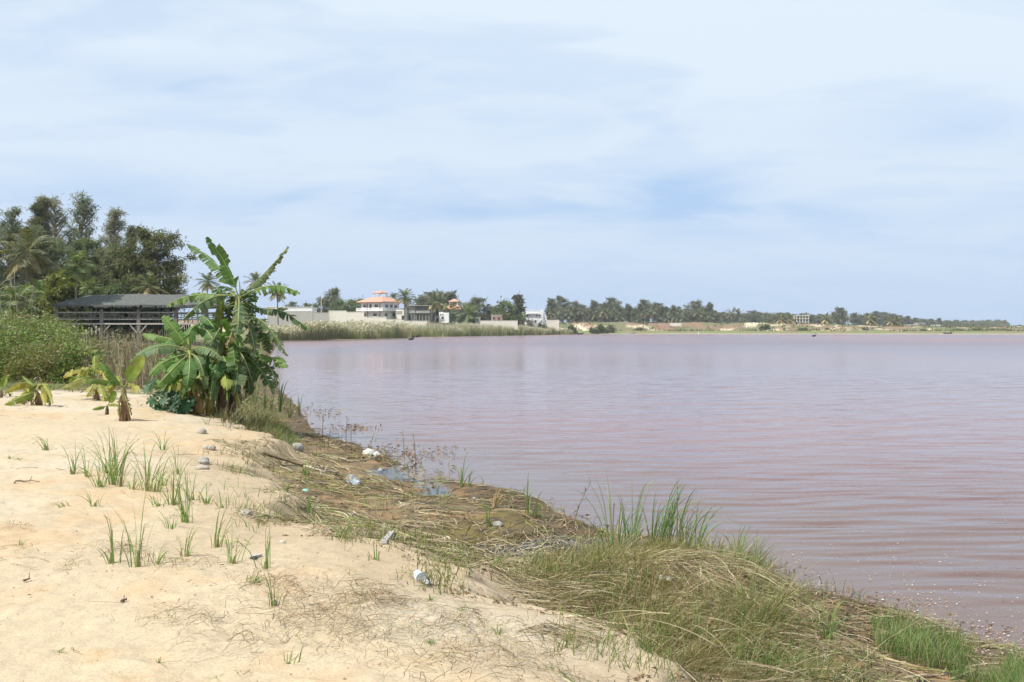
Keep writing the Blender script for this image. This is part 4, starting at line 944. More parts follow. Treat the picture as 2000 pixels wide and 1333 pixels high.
sucker('wilted banana sucker bent over with yellow leaves and brown dead ones on the sand', (77, 792), [(76, 780, 0), (70, 763, 0)], .06, [
    ([(70, 764, 0), (45, 748, -.1), (8, 768, -.2)], 12, dict(fold=.75, face=.5, tear=.3, col=(.30, .28, .05), tipcol=(.36, .30, .05))),
    ([(70, 766, 0), (45, 775, -.3), (9, 791, -.4)], 10, dict(fold=.5, face=.7, tear=.2, col=(.22, .25, .05))),
    ([(70, 762, 0), (58, 748, .1), (44, 736, .2)], 6, dict(fold=.5, face=.7, tear=.2, col=(.18, .25, .06))),
    ([(72, 766, 0), (68, 778, -.2), (62, 792, -.2)], 7, dict(fold=.9, face=.8, tear=.8, col=BRN, tipcol=BRN)),
    ([(73, 768, 0), (55, 780, -.2), (44, 790, -.3)], 7, dict(fold=.9, face=.8, tear=.8, col=(.28, .19, .10), tipcol=BRN)),
    ([(72, 766, 0), (80, 775, .1), (80, 793, .1)], 6, dict(fold=.9, face=.8, tear=.8, col=(.17, .11, .06), tipcol=BRN))], 14)
sucker('yellow green banana seedling cut by the left edge of the photo', (3, 778), [(3, 768, 0), (2, 760, 0)], .03, [
    ([(2, 761, 0), (-6, 748, 0), (-14, 738, 0)], 7, dict(fold=.3, face=.8, tear=.1, col=(.22, .28, .05))),
    ([(3, 761, 0), (9, 745, 0), (12, 735, 0)], 6, dict(fold=.3, face=.8, tear=.1, col=(.22, .30, .06)))], 15)

# castor plant: broad star leaves, left of the banana stems
def castor():
    x, y, z = ground_at(335, 806); k = y / FPX
    t = thing('castor_plant', 'dark green castor plant with star shaped leaves at the foot of the bananas', 'plant', (x, y, z - .02))
    gs = Geo(); rs = np.random.default_rng(77); n = 0
    spots = [(288, 760), (300, 745), (296, 778), (309, 795), (318, 783), (328, 800), (340, 790), (352, 800), (362, 795), (322, 768), (335, 772), (348, 778), (305, 768), (357, 785), (330, 785), (315, 800), (345, 770), (366, 780)]
    for i, (px, py) in enumerate(spots):
        dy = rs.uniform(-.35, .3); c = np.array([(px - 1000) * (y + dy) / FPX - x, dy, CAMZ + (HOR - py) * (y + dy) / FPX - z]); c[2] = max(c[2], .08)
        tube(gs, [(.0, 0, 0), c * .5 + np.array([0, 0, .12]), c], [.014, .01, .006], 5, (.10, .12, .05), cap=False)
        nv = nrm(np.array([rs.uniform(-.5, .3), -.75, rs.uniform(.3, 1.0)])); a = nrm(np.cross(nv, (0, 0, 1))); b = np.cross(nv, a)
        R_ = rs.uniform(.15, .23); th0 = rs.uniform(0, 6); g = Geo(); V = [c]; m = 28
        for q in range(m):
            ph = 2 * PI * q / m
            rr = R_ * (.50 + .50 * abs(math.cos(ph * 3.5)) ** .8) * (.75 + .25 * math.cos(ph - PI))
            V.append(c + a * rr * math.cos(ph + th0) + b * rr * math.sin(ph + th0) - nv * rr * rr * .9)
        g.add(V, None, jit((.035, .095, .035), 1)[0], [(0, q + 1, (q + 1) % m + 1) for q in range(m)])
        g.build('leaf', M['grass'], t)
    gs.build('stem', M['stem'], t)
castor()
# ------------------------------------------------------------------ buildings across the bay
def part(name, mat, parent, *boxes, smooth=False):
    g = Geo()
    for b in boxes: box(g, *b)
    return g.build(name, M[mat], parent, smooth)
def poly(name, mat, parent, V, F):
    g = Geo(); Q = [f for f in F if len(f) == 4]; T = [f for f in F if len(f) == 3]
    g.add(V, Q, (1, 1, 1), T); return g.build(name, M[mat], parent)
def window(parent, face, u, z, w, h, off, wall='white', door=False, bars=1):
    """opening on a face: 'f' front (-y at y=off) or 'r' right side (+x at x=off); frame stands proud, pane dark behind it, bars across"""
    def bx(a0, a1, z0, z1, d0, d1):
        return (a0, a1, off - d1, off - d0, z0, z1) if face == 'f' else (off + d0, off + d1, a0, a1, z0, z1)
    t = .14
    fr = [bx(u - w / 2 - t, u - w / 2, z - h / 2, z + h / 2, -.02, .12), bx(u + w / 2, u + w / 2 + t, z - h / 2, z + h / 2, -.02, .12), bx(u - w / 2 - t, u + w / 2 + t, z + h / 2, z + h / 2 + t, -.02, .12)]
    if not door: fr.append(bx(u - w / 2 - t - .1, u + w / 2 + t + .1, z - h / 2 - .14, z - h / 2, -.02, .2))
    f = part('door' if door else 'window', wall, parent, *fr)
    part('pane', 'dark', f, bx(u - w / 2, u + w / 2, z - h / 2, z + h / 2, -.02, .03))
    if bars and not door and w > .9: part('mullion', 'white', f, *[bx(u - w / 2 + w * (i + 1) / (bars + 1) - .035, u - w / 2 + w * (i + 1) / (bars + 1) + .035, z - h / 2, z + h / 2, .031, .06) for i in range(bars)])
    return f

def hip_roof(parent, x0, x1, y0, y1, z0, z1, rx0, rx1, ry0, ry1, name='roof'):
    V = [(x0, y0, z0), (x1, y0, z0), (x1, y1, z0), (x0, y1, z0), (rx0, ry0, z1), (rx1, ry0, z1), (rx1, ry1, z1), (rx0, ry1, z1), (x0, y0, z0 - .22), (x1, y0, z0 - .22), (x1, y1, z0 - .22), (x0, y1, z0 - .22)]
    return poly(name, 'tile', parent, V, [(0, 1, 5, 4), (1, 2, 6, 5), (2, 3, 7, 6), (3, 0, 4, 7), (4, 5, 6, 7), (8, 9, 1, 0), (9, 10, 2, 1), (10, 11, 3, 2), (11, 8, 0, 3), (11, 10, 9, 8)])

def big_house():
    Y = 372; x = xw(747, Y); z = zw(624.5, Y)
    t = thing('house', 'white two storey house with orange tiled roof, wrap-around balcony and rooftop belvedere', 'house', (x, Y, z), R(-35), None, (1.1, 1.1, 1.0))
    part('wall', 'white', t, (-9.8, 0, 0, 8.5, -1.5, 6.5))
    part('column', 'brown', t, (-6.35, -5.95, -1.25, -.85, 0, 3.2)); part('column', 'brown', t, (-.5, -.1, -1.25, -.85, 0, 3.2)); part('column', 'brown', t, (-6.35, -5.95, -1.25, -.85, 3.5, 6.3)); part('column', 'brown', t, (-.5, -.1, -1.25, -.85, 3.5, 6.3))
    b = part('balcony', 'white', t, (-11, 1.4, -1.45, 0, 3.2, 3.5), (0, 1.4, 0, 9.5, 3.2, 3.5))
    g = Geo()
    box(g, -11, 1.4, -1.45, -1.3, 4.2, 4.36); box(g, 1.25, 1.4, -1.3, 9.5, 4.2, 4.36); box(g, -11, -10.85, -1.3, 0, 4.2, 4.36)
    for u in np.arange(-10.9, 1.3, .42): box(g, u, u + .2, -1.42, -1.3, 3.5, 4.2)
    for u in np.arange(-1.2, 9.4, .42): box(g, 1.26, 1.38, u, u + .2, 3.5, 4.2)
    g.build('railing', M['white'], b)
    fx = lambda c: (c - 1380) / 280 * 9.8
    for a, w in ((1152, 1.6), (1302, 1.7)): window(t, 'f', fx(a), 5.1, w, 1.15, 0)
    window(t, 'f', fx(1226), 4.7, .9, 2.1, 0, door=True)
    for a, w in ((1164, 1.5), (1284, 1.7)): window(t, 'f', fx(a), 1.75, w, 1.2, 0)
    window(t, 'f', fx(1340), 1.1, .8, 2.1, 0, door=True)
    for a in (1420, 1468, 1512): window(t, 'r', (a - 1380) / 170 * 8.5, 5.05, 1.35, 1.15, 0)
    for a in (1415, 1492): window(t, 'r', (a - 1380) / 170 * 8.5, 1.8, 1.4, 1.2, 0)
    window(t, 'r', 7.6, 1.15, .9, 2.2, 0, door=True)
    hip_roof(t, -11, 1.3, -1.35, 9.7, 6.72, 8.6, -7.2, -2.6, 2.6, 6.0)
    bv = part('belvedere', 'white', t, *[(cx - .12, cx + .12, cy - .12, cy + .12, 8.1, 10.0) for cx in (-6.5, -3.4) for cy in (2.8, 5.8)], (-5.2, -4.8, 4.2, 4.6, 8.3, 9.6))
    hip_roof(bv, -7.0, -2.9, 2.3, 6.3, 10.2, 11.05, -5.2, -4.7, 4.2, 4.5, 'belvedere_roof')
    # white lean-to with stair on its right
    Y2 = 374; x2 = xw(782, Y2); z2 = zw(625, Y2)
    t = thing('annex', 'small white annex with a row of three openings beside the orange roofed house', 'house', (x2, Y2, z2), R(-8))
    part('wall', 'wallcream', t, (-1.8, 1.7, 0, 4, -1, 3.8))
    for i in range(3): window(t, 'f', -1.25 + i * .75, 2.9, .45, .7, 0, 'wallcream')
    window(t, 'f', 1.0, .8, 1.0, 1.6, 0, 'wallcream', door=True)
big_house()

def grey_house():
    Y = 378; x = xw(790, Y); z = zw(627, Y); k = Y / FPX
    t = thing('unfinished_house', 'grey unfinished concrete house with a row of upper openings between two palms', 'house', (x, Y, z), R(-4))
    W = 50 * k
    part('wall', 'concrete', t, (0, W * .42, 0, 7, -1, 2.9), (W * .42, W, 3.2, 7, -1, 2.9), (0, W * .42, 0, 7, 3.12, 5.6), (W * .42, W, 2.2, 7, 3.12, 5.6))
    part('floor_slab', 'concrete', t, (-.3, W + .2, -.4, 7.2, 2.9, 3.12))
    part('roof', 'concrete', t, (-.5, W + .6, -.8, 7.5, 5.6, 5.85))
    g = Geo()
    for i in range(7): box(g, W * .45 + i * W * .088, W * .45 + i * W * .088 + .2, 0, .22, 3.12, 5.6)
    g.build('colonnade', M['concrete'], t)
    part('parapet', 'concrete', t, (W * .46, W, .03, .19, 3.12, 3.9))
    g = Geo()
    for i in range(5): box(g, W * .45 + i * W * .125, W * .45 + i * W * .125 + .24, 0, .25, -1, 2.9)
    g.build('pillar', M['concrete'], t)
    window(t, 'f', W * .2, 1.2, .8, 2.2, 0, 'concrete', door=True); window(t, 'f', W * .34, 1.6, .7, 1.3, 0, 'concrete'); window(t, 'f', W * .14, 4.4, .6, 1.0, 0, 'concrete')
grey_house()

def small_house():
    Y = 385; z = zw(627, Y); k = Y / FPX; x = xw(884, Y)
    t = thing('house', 'small house with orange hipped roof and orange capped rooftop tower among palms', 'house', (x, Y, z), R(-10))
    part('wall', 'wallgrey', t, (-3.1, 3.1, 0, 6.5, -1, 4.4))
    window(t, 'f', -1.7, 2.6, 1.2, 1.2, 0, 'white'); window(t, 'f', .2, 2.6, 1.2, 1.2, 0, 'white'); window(t, 'f', 2.0, 2.6, 1.2, 1.2, 0, 'white')
    hip_roof(t, -3.7, 3.7, -.7, 7.2, 4.62, 6.0, -1.9, 1.9, 1.6, 4.8)
    tw = part('tower', 'white', t, *[(cx - .13, cx + .13, cy - .13, cy + .13, 5.5, 7.35) for cx in (-1.55, 1.55) for cy in (1.5, 4.6)], (-1.4, 1.4, 3.0, 3.2, 5.8, 6.6))
    hip_roof(tw, -1.95, 1.95, 1.0, 5.1, 7.55, 8.6, -.2, .2, 2.9, 3.2, 'tower_roof')
    x = xw(867, Y - 4); z = zw(626, Y - 4)
    t = thing('annex', 'low white block with two small square openings before the orange capped tower', 'house', (x, Y - 4, z), R(-6))
    part('wall', 'white', t, (-1.9, 1.9, 0, 3, -1, 2.9))
    part('parapet', 'white', t, (-1.9, -.2, 0, .16, 2.903, 3.2))
    for i in range(2): window(t, 'f', -1.3 + i * .8, 2.2, .4, .5, 0, 'white')
    window(t, 'f', -.5, .8, .9, 1.1, 0)
small_house()

def white_house():
    Y = 440; z = zw(630, Y); k = Y / FPX; x = xw(1024, Y)
    t = thing('house', 'white cubic house with flat roof terraces and stepped right side', 'house', (x, Y, z), R(6))
    W = 37.5 * k
    part('wall', 'white', t, (0, W, 0, 7, -1.5, 4.9), (W + .003, W + 6.5 * k, .4, 6, -1.5, 2.75))
    g = Geo()
    def par(x0, x1, y0, y1, z0):
        for i in np.arange(x0, x1 - .2, .75): box(g, i, i + .22, y0, y0 + .18, z0, z0 + .62)
        for i in np.arange(y0 + .75, y1 - .2, .75):
            for xx in (x0, x1 - .18): box(g, xx, xx + .18, i, i + .22, z0, z0 + .62)
        box(g, x0, x1, y0 - .02, y0 + .2, z0 + .62, z0 + .85); box(g, x0 - .02, x0 + .2, y0 + .2, y1, z0 + .62, z0 + .85); box(g, x1 - .2, x1 + .02, y0 + .2, y1, z0 + .62, z0 + .85)
    par(.02, W - .02, 0.02, 6.9, 4.9); par(W + .05, W + 6.4 * k, .42, 5.9, 2.75)
    g.build('parapet', M['white'], t)
    part('ledge', 'white', t, (.4, W - 1.6, -.55, 0, 3.55, 3.72), (1.2, W * .75, -.4, 0, 3.9, 4.05))
    for a, zz, w, h in ((.17, 3.0, .8, 1.0), (.27, 3.0, .35, .7), (.66, 3.0, .55, .95), (.80, 3.0, .7, .8), (.23, .7, .85, .75), (.51, .3, .4, 1.1), (.59, .3, .8, 1.3), (.90, .5, .5, .7)): window(t, 'f', W * a, zz, w, h, 0)
    window(t, 'f', W + .45, 1.9, .45, .65, .4); window(t, 'f', W + 1.05, .5, .4, .8, .4)
white_house()

def frame_building():
    Y = 640; k = Y / FPX; x = xw(1556, Y); z = zw(636, Y); W = 24.5 * k
    t = thing('concrete_frame_building', 'pale unfinished three storey concrete frame with open bays on the dune', 'building', (x, Y, z), R(4))
    hs = [0, 2.15, 4.25, 6.3]
    g = Geo()
    for i in range(5):
        for j in range(2): box(g, i * (W - .35) / 4, i * (W - .35) / 4 + .35, j * 5, j * 5 + .35, -1.5, 6.3)
    g.build('pillar', M['wallcream'], t)
    for i, h in enumerate(hs[1:]): part('floor_slab', 'wallcream', t, (-1.6 if i < 2 else -.2, W + .2, -.25, 5.6, h - .12, h + .13))
    part('wall', 'wallgrey', t, (W * .5 + .36, W * .75 - .02, .05, .25, .0, 2.0), (W - 2.0, W - .36, 5.1, 5.25, 0, 6.1), (.36, W * .5, 5.1, 5.25, 0, 6.1), (.36, W * .26, .05, .25, 0, 1.0))
    part('parapet', 'wallgrey', t, (W * .45, W + .1, -.1, .1, 6.44, 6.9))
frame_building()

def ruin(label, px0, px1, top, bot, Y, dep, openings=(), mat='wallgrey', name='low_house'):
    k = Y / FPX; x = xw(px0, Y); z = zw(bot, Y); W = (px1 - px0) * k; H = (bot - top) * k
    t = thing(name, label, 'house', (x, Y, z), 0)
    part('wall', mat, t, (0, W, 0, dep, -2, H))
    part('roof', 'wallcream', t, (-.15, W + .15, -.15, dep + .15, H, H + .18))
    for (u, w, h) in openings: window(t, 'f', W * u, H * .5, w, h, 0, mat)
    return t
ruin('grey block hut at the left of the ruined houses on the far dune', 1769, 1789, 634.8, 640, 640, 4, ((.6, 1.2, 1.0),))
ruin('grey flat house with three openings, tallest of the ruined houses on the far dune', 1791, 1808, 631.5, 638, 655, 5, ((.35, .8, 1.0), (.55, .8, 1.0), (.85, .8, 1.2)), 'concrete')
ruin('low pale house with one dark opening, right of the ruined houses on the far dune', 1823, 1837, 635.5, 641, 640, 4, ((.4, 1.8, .9),), 'white')
ruin('faded pink shed with pale roof between the broad tree and the dark rounded tree', 959, 981, 616.5, 628, 405, 4, ((.25, .8, .9), (.7, .8, .9)), 'pink')
ruin('small pale box building left of the pink shed behind the reeds', 928, 938, 620, 630, 385, 3, ((.5, .5, .7),), 'wallcream')
ruin('long low white building with flat top behind the banana leaves', 520, 610, 600.7, 618, 345, 8, (), 'white', 'long_building')

def wall_run(name, label, cat, mat, segs, Y, th=.25, coping=True):
    """free-standing wall: segments (px0, px1, top row, bottom row)"""
    x0 = xw(segs[0][0], Y); zb = zw(segs[0][3], Y)
    t = thing(name, label, cat, (x0, Y, zb)); t['kind'] = 'thing'
    g, c = Geo(), Geo(); pg = Geo()
    for (a, b, tp, bt) in segs:
        X0, X1 = xw(a, Y) - x0, xw(b, Y) - x0; H = zw(tp, Y) - zb
        box(g, X0 + .002, X1 - .002, 0, th, -2.5, H - .12); box(c, X0, X1, -.05, th + .05, H - .12, H)
        n = max(1, int((X1 - X0) / 4))
        for i in range(n + 1): u = X0 + (X1 - X0 - .3) * i / n; box(g, u, u + .3, -.05, -.001, -2.5, H - .13)
    g.build('wall_panel', M[mat], t); c.build('coping', M[mat], t)
wall_run('garden_wall', 'tall cream block wall stepping down left of the orange roofed house', 'wall', 'wallcream', [(642, 676.5, 607, 628), (676.5, 711, 609.5, 628)], 338)
wall_run('garden_wall', 'low cream wall stepping down in front of the orange roofed house', 'wall', 'wallcream', [(711, 754, 619.3, 632), (754, 784, 624, 633), (784, 834, 627, 633)], 334)
wall_run('garden_wall', 'long grey block wall under the white building, behind the banana leaves', 'wall', 'wallgrey', [(522, 610, 608.3, 622), (611, 642, 610.8, 622)], 336)
wall_run('garden_wall', 'low pale wall in the reeds between the pink shed and the columnar tree', 'wall', 'wallcream', [(938, 1011, 626.5, 632)], 380)
wall_run('garden_wall', 'white slatted looking wall with piers right of the white cubic house', 'wall', 'wallcream', [(1067, 1092, 625.3, 636)], 437)
wall_run('garden_wall', 'low grey wall right of the concrete frame building', 'wall', 'wallgrey', [(1580, 1594, 634.5, 641), (1594, 1599, 632.3, 641)], 640)
wall_run('garden_wall', 'grey wall joining the ruined houses on the far dune', 'wall', 'wallgrey', [(1806, 1823, 637, 641)], 648)
wall_run('garden_wall', 'pale broken wall under the far casuarina row on the dune', 'wall', 'wallcream', [(1309, 1331, 631, 637)], 535)
def pole(label, px, top, bot, Y, r, mat='poleg', cross=True):
    x = xw(px, Y); z = zw(bot, Y); H = zw(top, Y) - z
    t = thing('utility_pole', label, 'pole', (x, Y, z))
    g = Geo(); tube(g, [(0, 0, -1), (0, 0, H / 2), (0, 0, H)], [r * 1.2, r, r * .8], 8); g.build('shaft', M[mat], t)
    if cross:
        g = Geo(); beam(g, (-.5, 0, H - .35), (.5, 0, H - .35), .09); [tube(g, [(q, 0, H - .3), (q, 0, H - .12)], .05, 6) for q in (-.45, 0, .45)]; g.build('crossarm', M['poleg'], t)
pole('tall pale utility pole behind the grey block wall', 627.8, 581, 612, 350, .17)
pole('short pale post behind the grey block wall, left of the utility pole', 615.5, 603, 614, 350, .14, 'polew', False)
def stake(label, px, top, Y, r=.09, mat='polew', name='marker_pole', lean=0):
    x = xw(px, Y); H = zw(top, Y)
    t = thing(name, label, 'pole', (x, Y, 0)); g = Geo(); tube(g, [(0, 0, -.8), (lean * .5, 0, H / 2), (lean, 0, H)], [r, r * .95, r * .8], 7); g.build('shaft', M[mat], t)
    g = Geo(); box(g, lean - r * 1.25, lean + r * 1.25, -r * 1.25, r * 1.25, H, H + .12); g.build('cap', M[mat], t)
stake('tall white marker pole standing in the water off the far palms', 1364, 647.5, 440, .13)
stake('short white marker pole in the water, right of the tall one', 1391.5, 654, 425, .12)
stake('white marker pole off the reeds, leftmost', 865, 652.5, 318, .07); stake('white marker pole off the reeds, right of the pink shed', 941, 652, 345, .07)
t_ = stake('dark leaning post on the far right beach', 1691, 642.5, 470, .16, 'wood', 'beach_post', .5)

def boat(label, px, Y, length, rz, mat, z=0.0):
    x = xw(px, Y); z = max(z, gz(x, Y))
    t = thing('pirogue', label, 'boat', (x, Y, z - .05), rz); g = Geo(); n = 15
    u = np.linspace(-1, 1, n); w = (1 - np.abs(u) ** 2.6) * .55 + .03; sh = .55 + .45 * np.abs(u) ** 2.5; kl = .25 * np.abs(u) ** 3
    rows = []
    for f, q in ((0, 0), (.75, .3), (1, 1), (.9, 1), (.65, .32), (0, .06)):
        rows.append([(u * length / 2, w * f, kl + (sh - kl) * q), (u * length / 2, -w * f, kl + (sh - kl) * q)])
    for s in (0, 1):
        V = np.concatenate([np.stack(np.broadcast_arrays(r[s][0], r[s][1], r[s][2]), 1) for r in rows])
        g.add(V, [(a * n + i, a * n + i + 1, (a + 1) * n + i + 1, (a + 1) * n + i) for a in range(5) for i in range(n - 1)])
    g.build('hull', M[mat], t)
    g = Geo()
    for p in (-.45, 0, .45): box(g, p * length / 2 - .12, p * length / 2 + .12, -.45, .45, .5, .55)
    g.build('thwart', M['palewood'], t)
boat('dark pirogue lying on the water at the end of the near reed bed', 811.5, 292, 2.4, .1, 'boat')
boat('dark pirogue drawn up on the far shore right of the reeds', 1132, 452, 3.6, .15, 'boat', .1)
boat('pale pirogue drawn up on the far green shore below the palms', 1235, 470, 3.4, -.1, 'palewood', .25)
boat('dark pirogue on the far right beach below the ruined houses', 1851, 458, 4.2, .05, 'boat', .1)
def bird(label, px, py, size):
    Y = CAMZ * FPX / (py - HOR); x = xw(px, Y)
    t = thing('water_bird', label, 'bird', (x, Y, 0), .3, None, (size,) * 3)
    g = Geo(); u = np.linspace(0, 1, 12)
    P = np.stack([-.5 + u * 1.0, 0 * u, .12 + .1 * u], 1); tube(g, P, .02 + .17 * np.sin(PI * np.clip(u, .02, .97)) ** .8, 8)
    nk = bez([(.38, 0, .24), (.5, 0, .5), (.62, 0, .62)], 6); tube(g, nk, [.09, .07, .06, .07, .08, .03], 7)
    g.build('body', M['bird'], t, True); g = Geo(); tube(g, [(.64, 0, .62), (.86, 0, .58)], [.03, .008], 6); g.build('beak', M['poleg'], t)
bird('black water bird swimming off the near reed bed', 803, 664.5, 1.3); bird('dark water bird on the lake off the concrete frame building', 1589.6, 657.8, 1.5)

# ------------------------------------------------------------------ the shelter on stilts
def shelter():
    Y = 100; k = Y / FPX; x0 = xw(110, Y); W = 312 * k; D = 7.0
    t = thing('lake_shelter', 'weathered open wooden shelter on stilts with grey matted roof', 'shelter', (x0, Y, 0), R(2))
    zf, zr, ze, zt = zw(632, Y), zw(610.5, Y), zw(596.5, Y), zw(573.5, Y)
    # roof: wavy hipped sheet with a ragged fringe
    g = Geo(); nx, ny = 56, 10
    u = np.linspace(0, 1, nx); v = np.linspace(-1, 1, 2 * ny + 1)
    U, Vv = np.meshgrid(u, v)
    X = -.3 + U * (W + .6)
    hip = np.clip(np.minimum(X + .3, W + .3 - X) / 2.3, 0, 1)
    ridge = np.minimum(1 - np.abs(Vv), hip)
    Z = ze + (zt - ze) * ridge + (vnoise(U * 9, Vv * 1.4, 5) - .5) * .22 + (vnoise(U * 30, Vv * 5, 6) - .5) * .07
    Yv = D / 2 + Vv * (D / 2 + .6)
    m = len(v); i = np.arange(m - 1)[:, None] * nx; j = np.arange(nx - 1)[None]
    Q = np.stack([i + j, i + j + 1, i + nx + j + 1, i + nx + j], -1).reshape(-1, 4)
    g.add(np.stack([X, Yv, Z], -1).reshape(-1, 3), Q); g.add(np.stack([X, Yv, Z - .12], -1).reshape(-1, 3), Q[:, ::-1])
    n = 420
    fx = rng.uniform(-.3, W + .3, n); hz_ = np.clip(np.minimum(fx + .3, W + .3 - fx) / 2.3, 0, 1)
    P0 = np.stack([fx, np.full(n, -.6), np.full(n, ze + .02)], 1)
    ln = rng.uniform(.08, .3, n)
    ribbons(g, P0, P0 + np.stack([0 * fx, -.04 + 0 * fx, -ln * .5], 1), P0 + np.stack([rng.normal(0, .04, n), -.02 + 0 * fx, -ln], 1), .09, np.tile([1., 0, 0], (n, 1)), 1, pick([(.12, .125, .12), (.09, .09, .085), (.2, .19, .17)], n), 'even')
    rf = g.build('roof', M['thatch'], t, True)
    g = Geo()
    for px in (112, 198, 269, 341, 400): g2 = Geo(); X = xw(px, Y) - x0; beam(g2, (X, 0, -.8), (X, 0, zr + .3 if px > 112 else ze), .32); beam(g2, (X - .003, .02, zr), (X - .003, .02, ze + .1), .12); g2.build('post', M['wood'], t)
    for px in (130, 139, 220, 270, 290, 362, 390): g2 = Geo(); X = xw(px, Y) - x0; beam(g2, (X, D, -.8), (X, D, ze + .2), .2); g2.build('post', M['shade'], t)  # rear posts, darkened in colour for the shade under the roof
    g = Geo()
    for z, h in ((zr, .1), (zf + .42, .09)): box(g, 0, W, -.12, -.03, z - h / 2, z + h / 2)
    for z, h in ((zr, .1), (zf + .42, .09)): box(g, 0, W, D + .03, D + .12, z - h / 2, z + h / 2)
    rl = g.build('railing', M['palewood'], t)
    g = Geo(); rs = np.random.default_rng(3)
    X = .2
    while X < W - .4:   # offset little bars of the fretwork between the rails
        for row in range(3):
            if rs.random() < .75:
                z = zf + .55 + row * (zr - zf - .6) / 3; w = rs.uniform(.35, .8); box(g, X, X + w, -.1, -.05, z, z + .07)
        box(g, X, X + .06, -.11, -.045, zf + .46, zr - .05); X += rs.uniform(.38, .62)
    g.build('fretwork', M['wood'], rl)
    g = Geo(); X = .2
    while X < W - .4:
        z = zf + rs.uniform(.5, .9); box(g, X, X + rs.uniform(.4, .8), D + .05, D + .1, z, z + .08); box(g, X, X + .06, D + .045, D + .11, zf, zr - .05); X += rs.uniform(.4, .7)
    g.build('fretwork', M['wood'], rl)
    part('floor', 'wood', t, (0, W, -.02, D, zf - .1, zf)); part('beam', 'palewood', t, (0, W, -.2, -.025, zf - .12, zf + .03))
    for px in (198, 269, 341):
        X = xw(px, Y) - x0
        for s in (-1, 1): g = Geo(); beam(g, (X + s * .15, -.1, zf - .95), (X + s * .85, -.1, zf - .13), .1); g.build('brace', M['palewood'], t)
    g = Geo()
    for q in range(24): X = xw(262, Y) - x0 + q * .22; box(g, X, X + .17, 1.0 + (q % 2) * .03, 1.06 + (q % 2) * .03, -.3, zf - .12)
    g.build('screen', M['shade'], t)  # slats below the floor, their shade put into the colour
shelter()

# ------------------------------------------------------------------ reeds across the bay
def scatter_band(n, x0, x1, f):
    pass
def reeds():
    g = Geo(); n = 40000
    px = rng.uniform(500, 1120, n); 
    # distance: from the water line inland
    ys = np.interp(px, [500, 520, 540, 640, 700, 790, 815, 900, 1000, 1100, 1130], [120, 150, 190, 214, 222, 258, 305, 330, 376, 432, 450])
    dep = rng.random(n) ** 1.3 * np.interp(px, [500, 560, 640, 720, 800, 900, 1000, 1110], [18, 20, 26, 46, 58, 66, 58, 26])
    Y = ys + dep; X = (px - 1000) / FPX * Y
    z, dS, _ = land(X, Y)
    ok = (dS > -.5) & (dS < 80) & (rng.random(n) < .15 + .85 * sstep(.36, .56, fbm(X / 6, Y / 7, 111, 3))); X, Y, z, px, dep = X[ok], Y[ok], z[ok], px[ok], dep[ok]; n = len(X)
    h = rng.uniform(1.9, 3.3, n) * (.50 + 1.0 * fbm(X / 7, Y / 9, 113, 3)) * np.interp(px, [500, 640, 800, 900, 1000, 1120], [.8, 1.0, 1.05, 1.15, 1.15, .75])
    P0 = np.stack([X, Y, np.maximum(z, 0) - .1], 1)
    lean = rng.normal(0, .16, (n, 2)) * h[:, None]
    P1 = P0 + np.stack([lean[:, 0] * .3, lean[:, 1] * .3, h * .6], 1); P2 = P0 + np.stack([lean[:, 0], lean[:, 1], h], 1)
    gm = sstep(.46, .60, fbm(X / 12, Y / 12, 115, 3))[:, None]
    base = pick([(.18, .215, .075), (.22, .225, .09), (.15, .195, .06)], n) * gm + pick([(.27, .235, .13), (.23, .205, .115), (.30, .275, .17)], n) * (1 - gm)
    tip = pick([(.44, .40, .29), (.37, .33, .22), (.48, .45, .34), (.27, .28, .15)], n)
    S = np.stack([np.ones(n), rng.normal(0, .4, n), np.zeros(n)], 1)
    ribbons(g, P0, P1, P2, rng.uniform(.10, .22, n) * (Y / 300), S, 3, base, 'blade', tip)
    m = int(n * .6); i = rng.choice(n, m, replace=False)   # plumes
    pl0 = P2[i]; ln = rng.uniform(.3, .6, m)
    ribbons(g, pl0 - np.array([0, 0, .12]), pl0 + np.stack([ln * .2, 0 * ln, ln * .5], 1), pl0 + np.stack([ln * .75, 0 * ln, ln * .55], 1), rng.uniform(.16, .3, m), rng.normal(size=(m, 3)) + np.array([0, 0, .4]), 2, pick([(.48, .44, .34), (.40, .36, .26), (.52, .49, .40)], m), 'leaf')
    o = g.build('reed_bed', M['grass']); tag(o, 'tall reed bed with pale plumes along the far shore before the houses', None, None, 'stuff')
reeds()
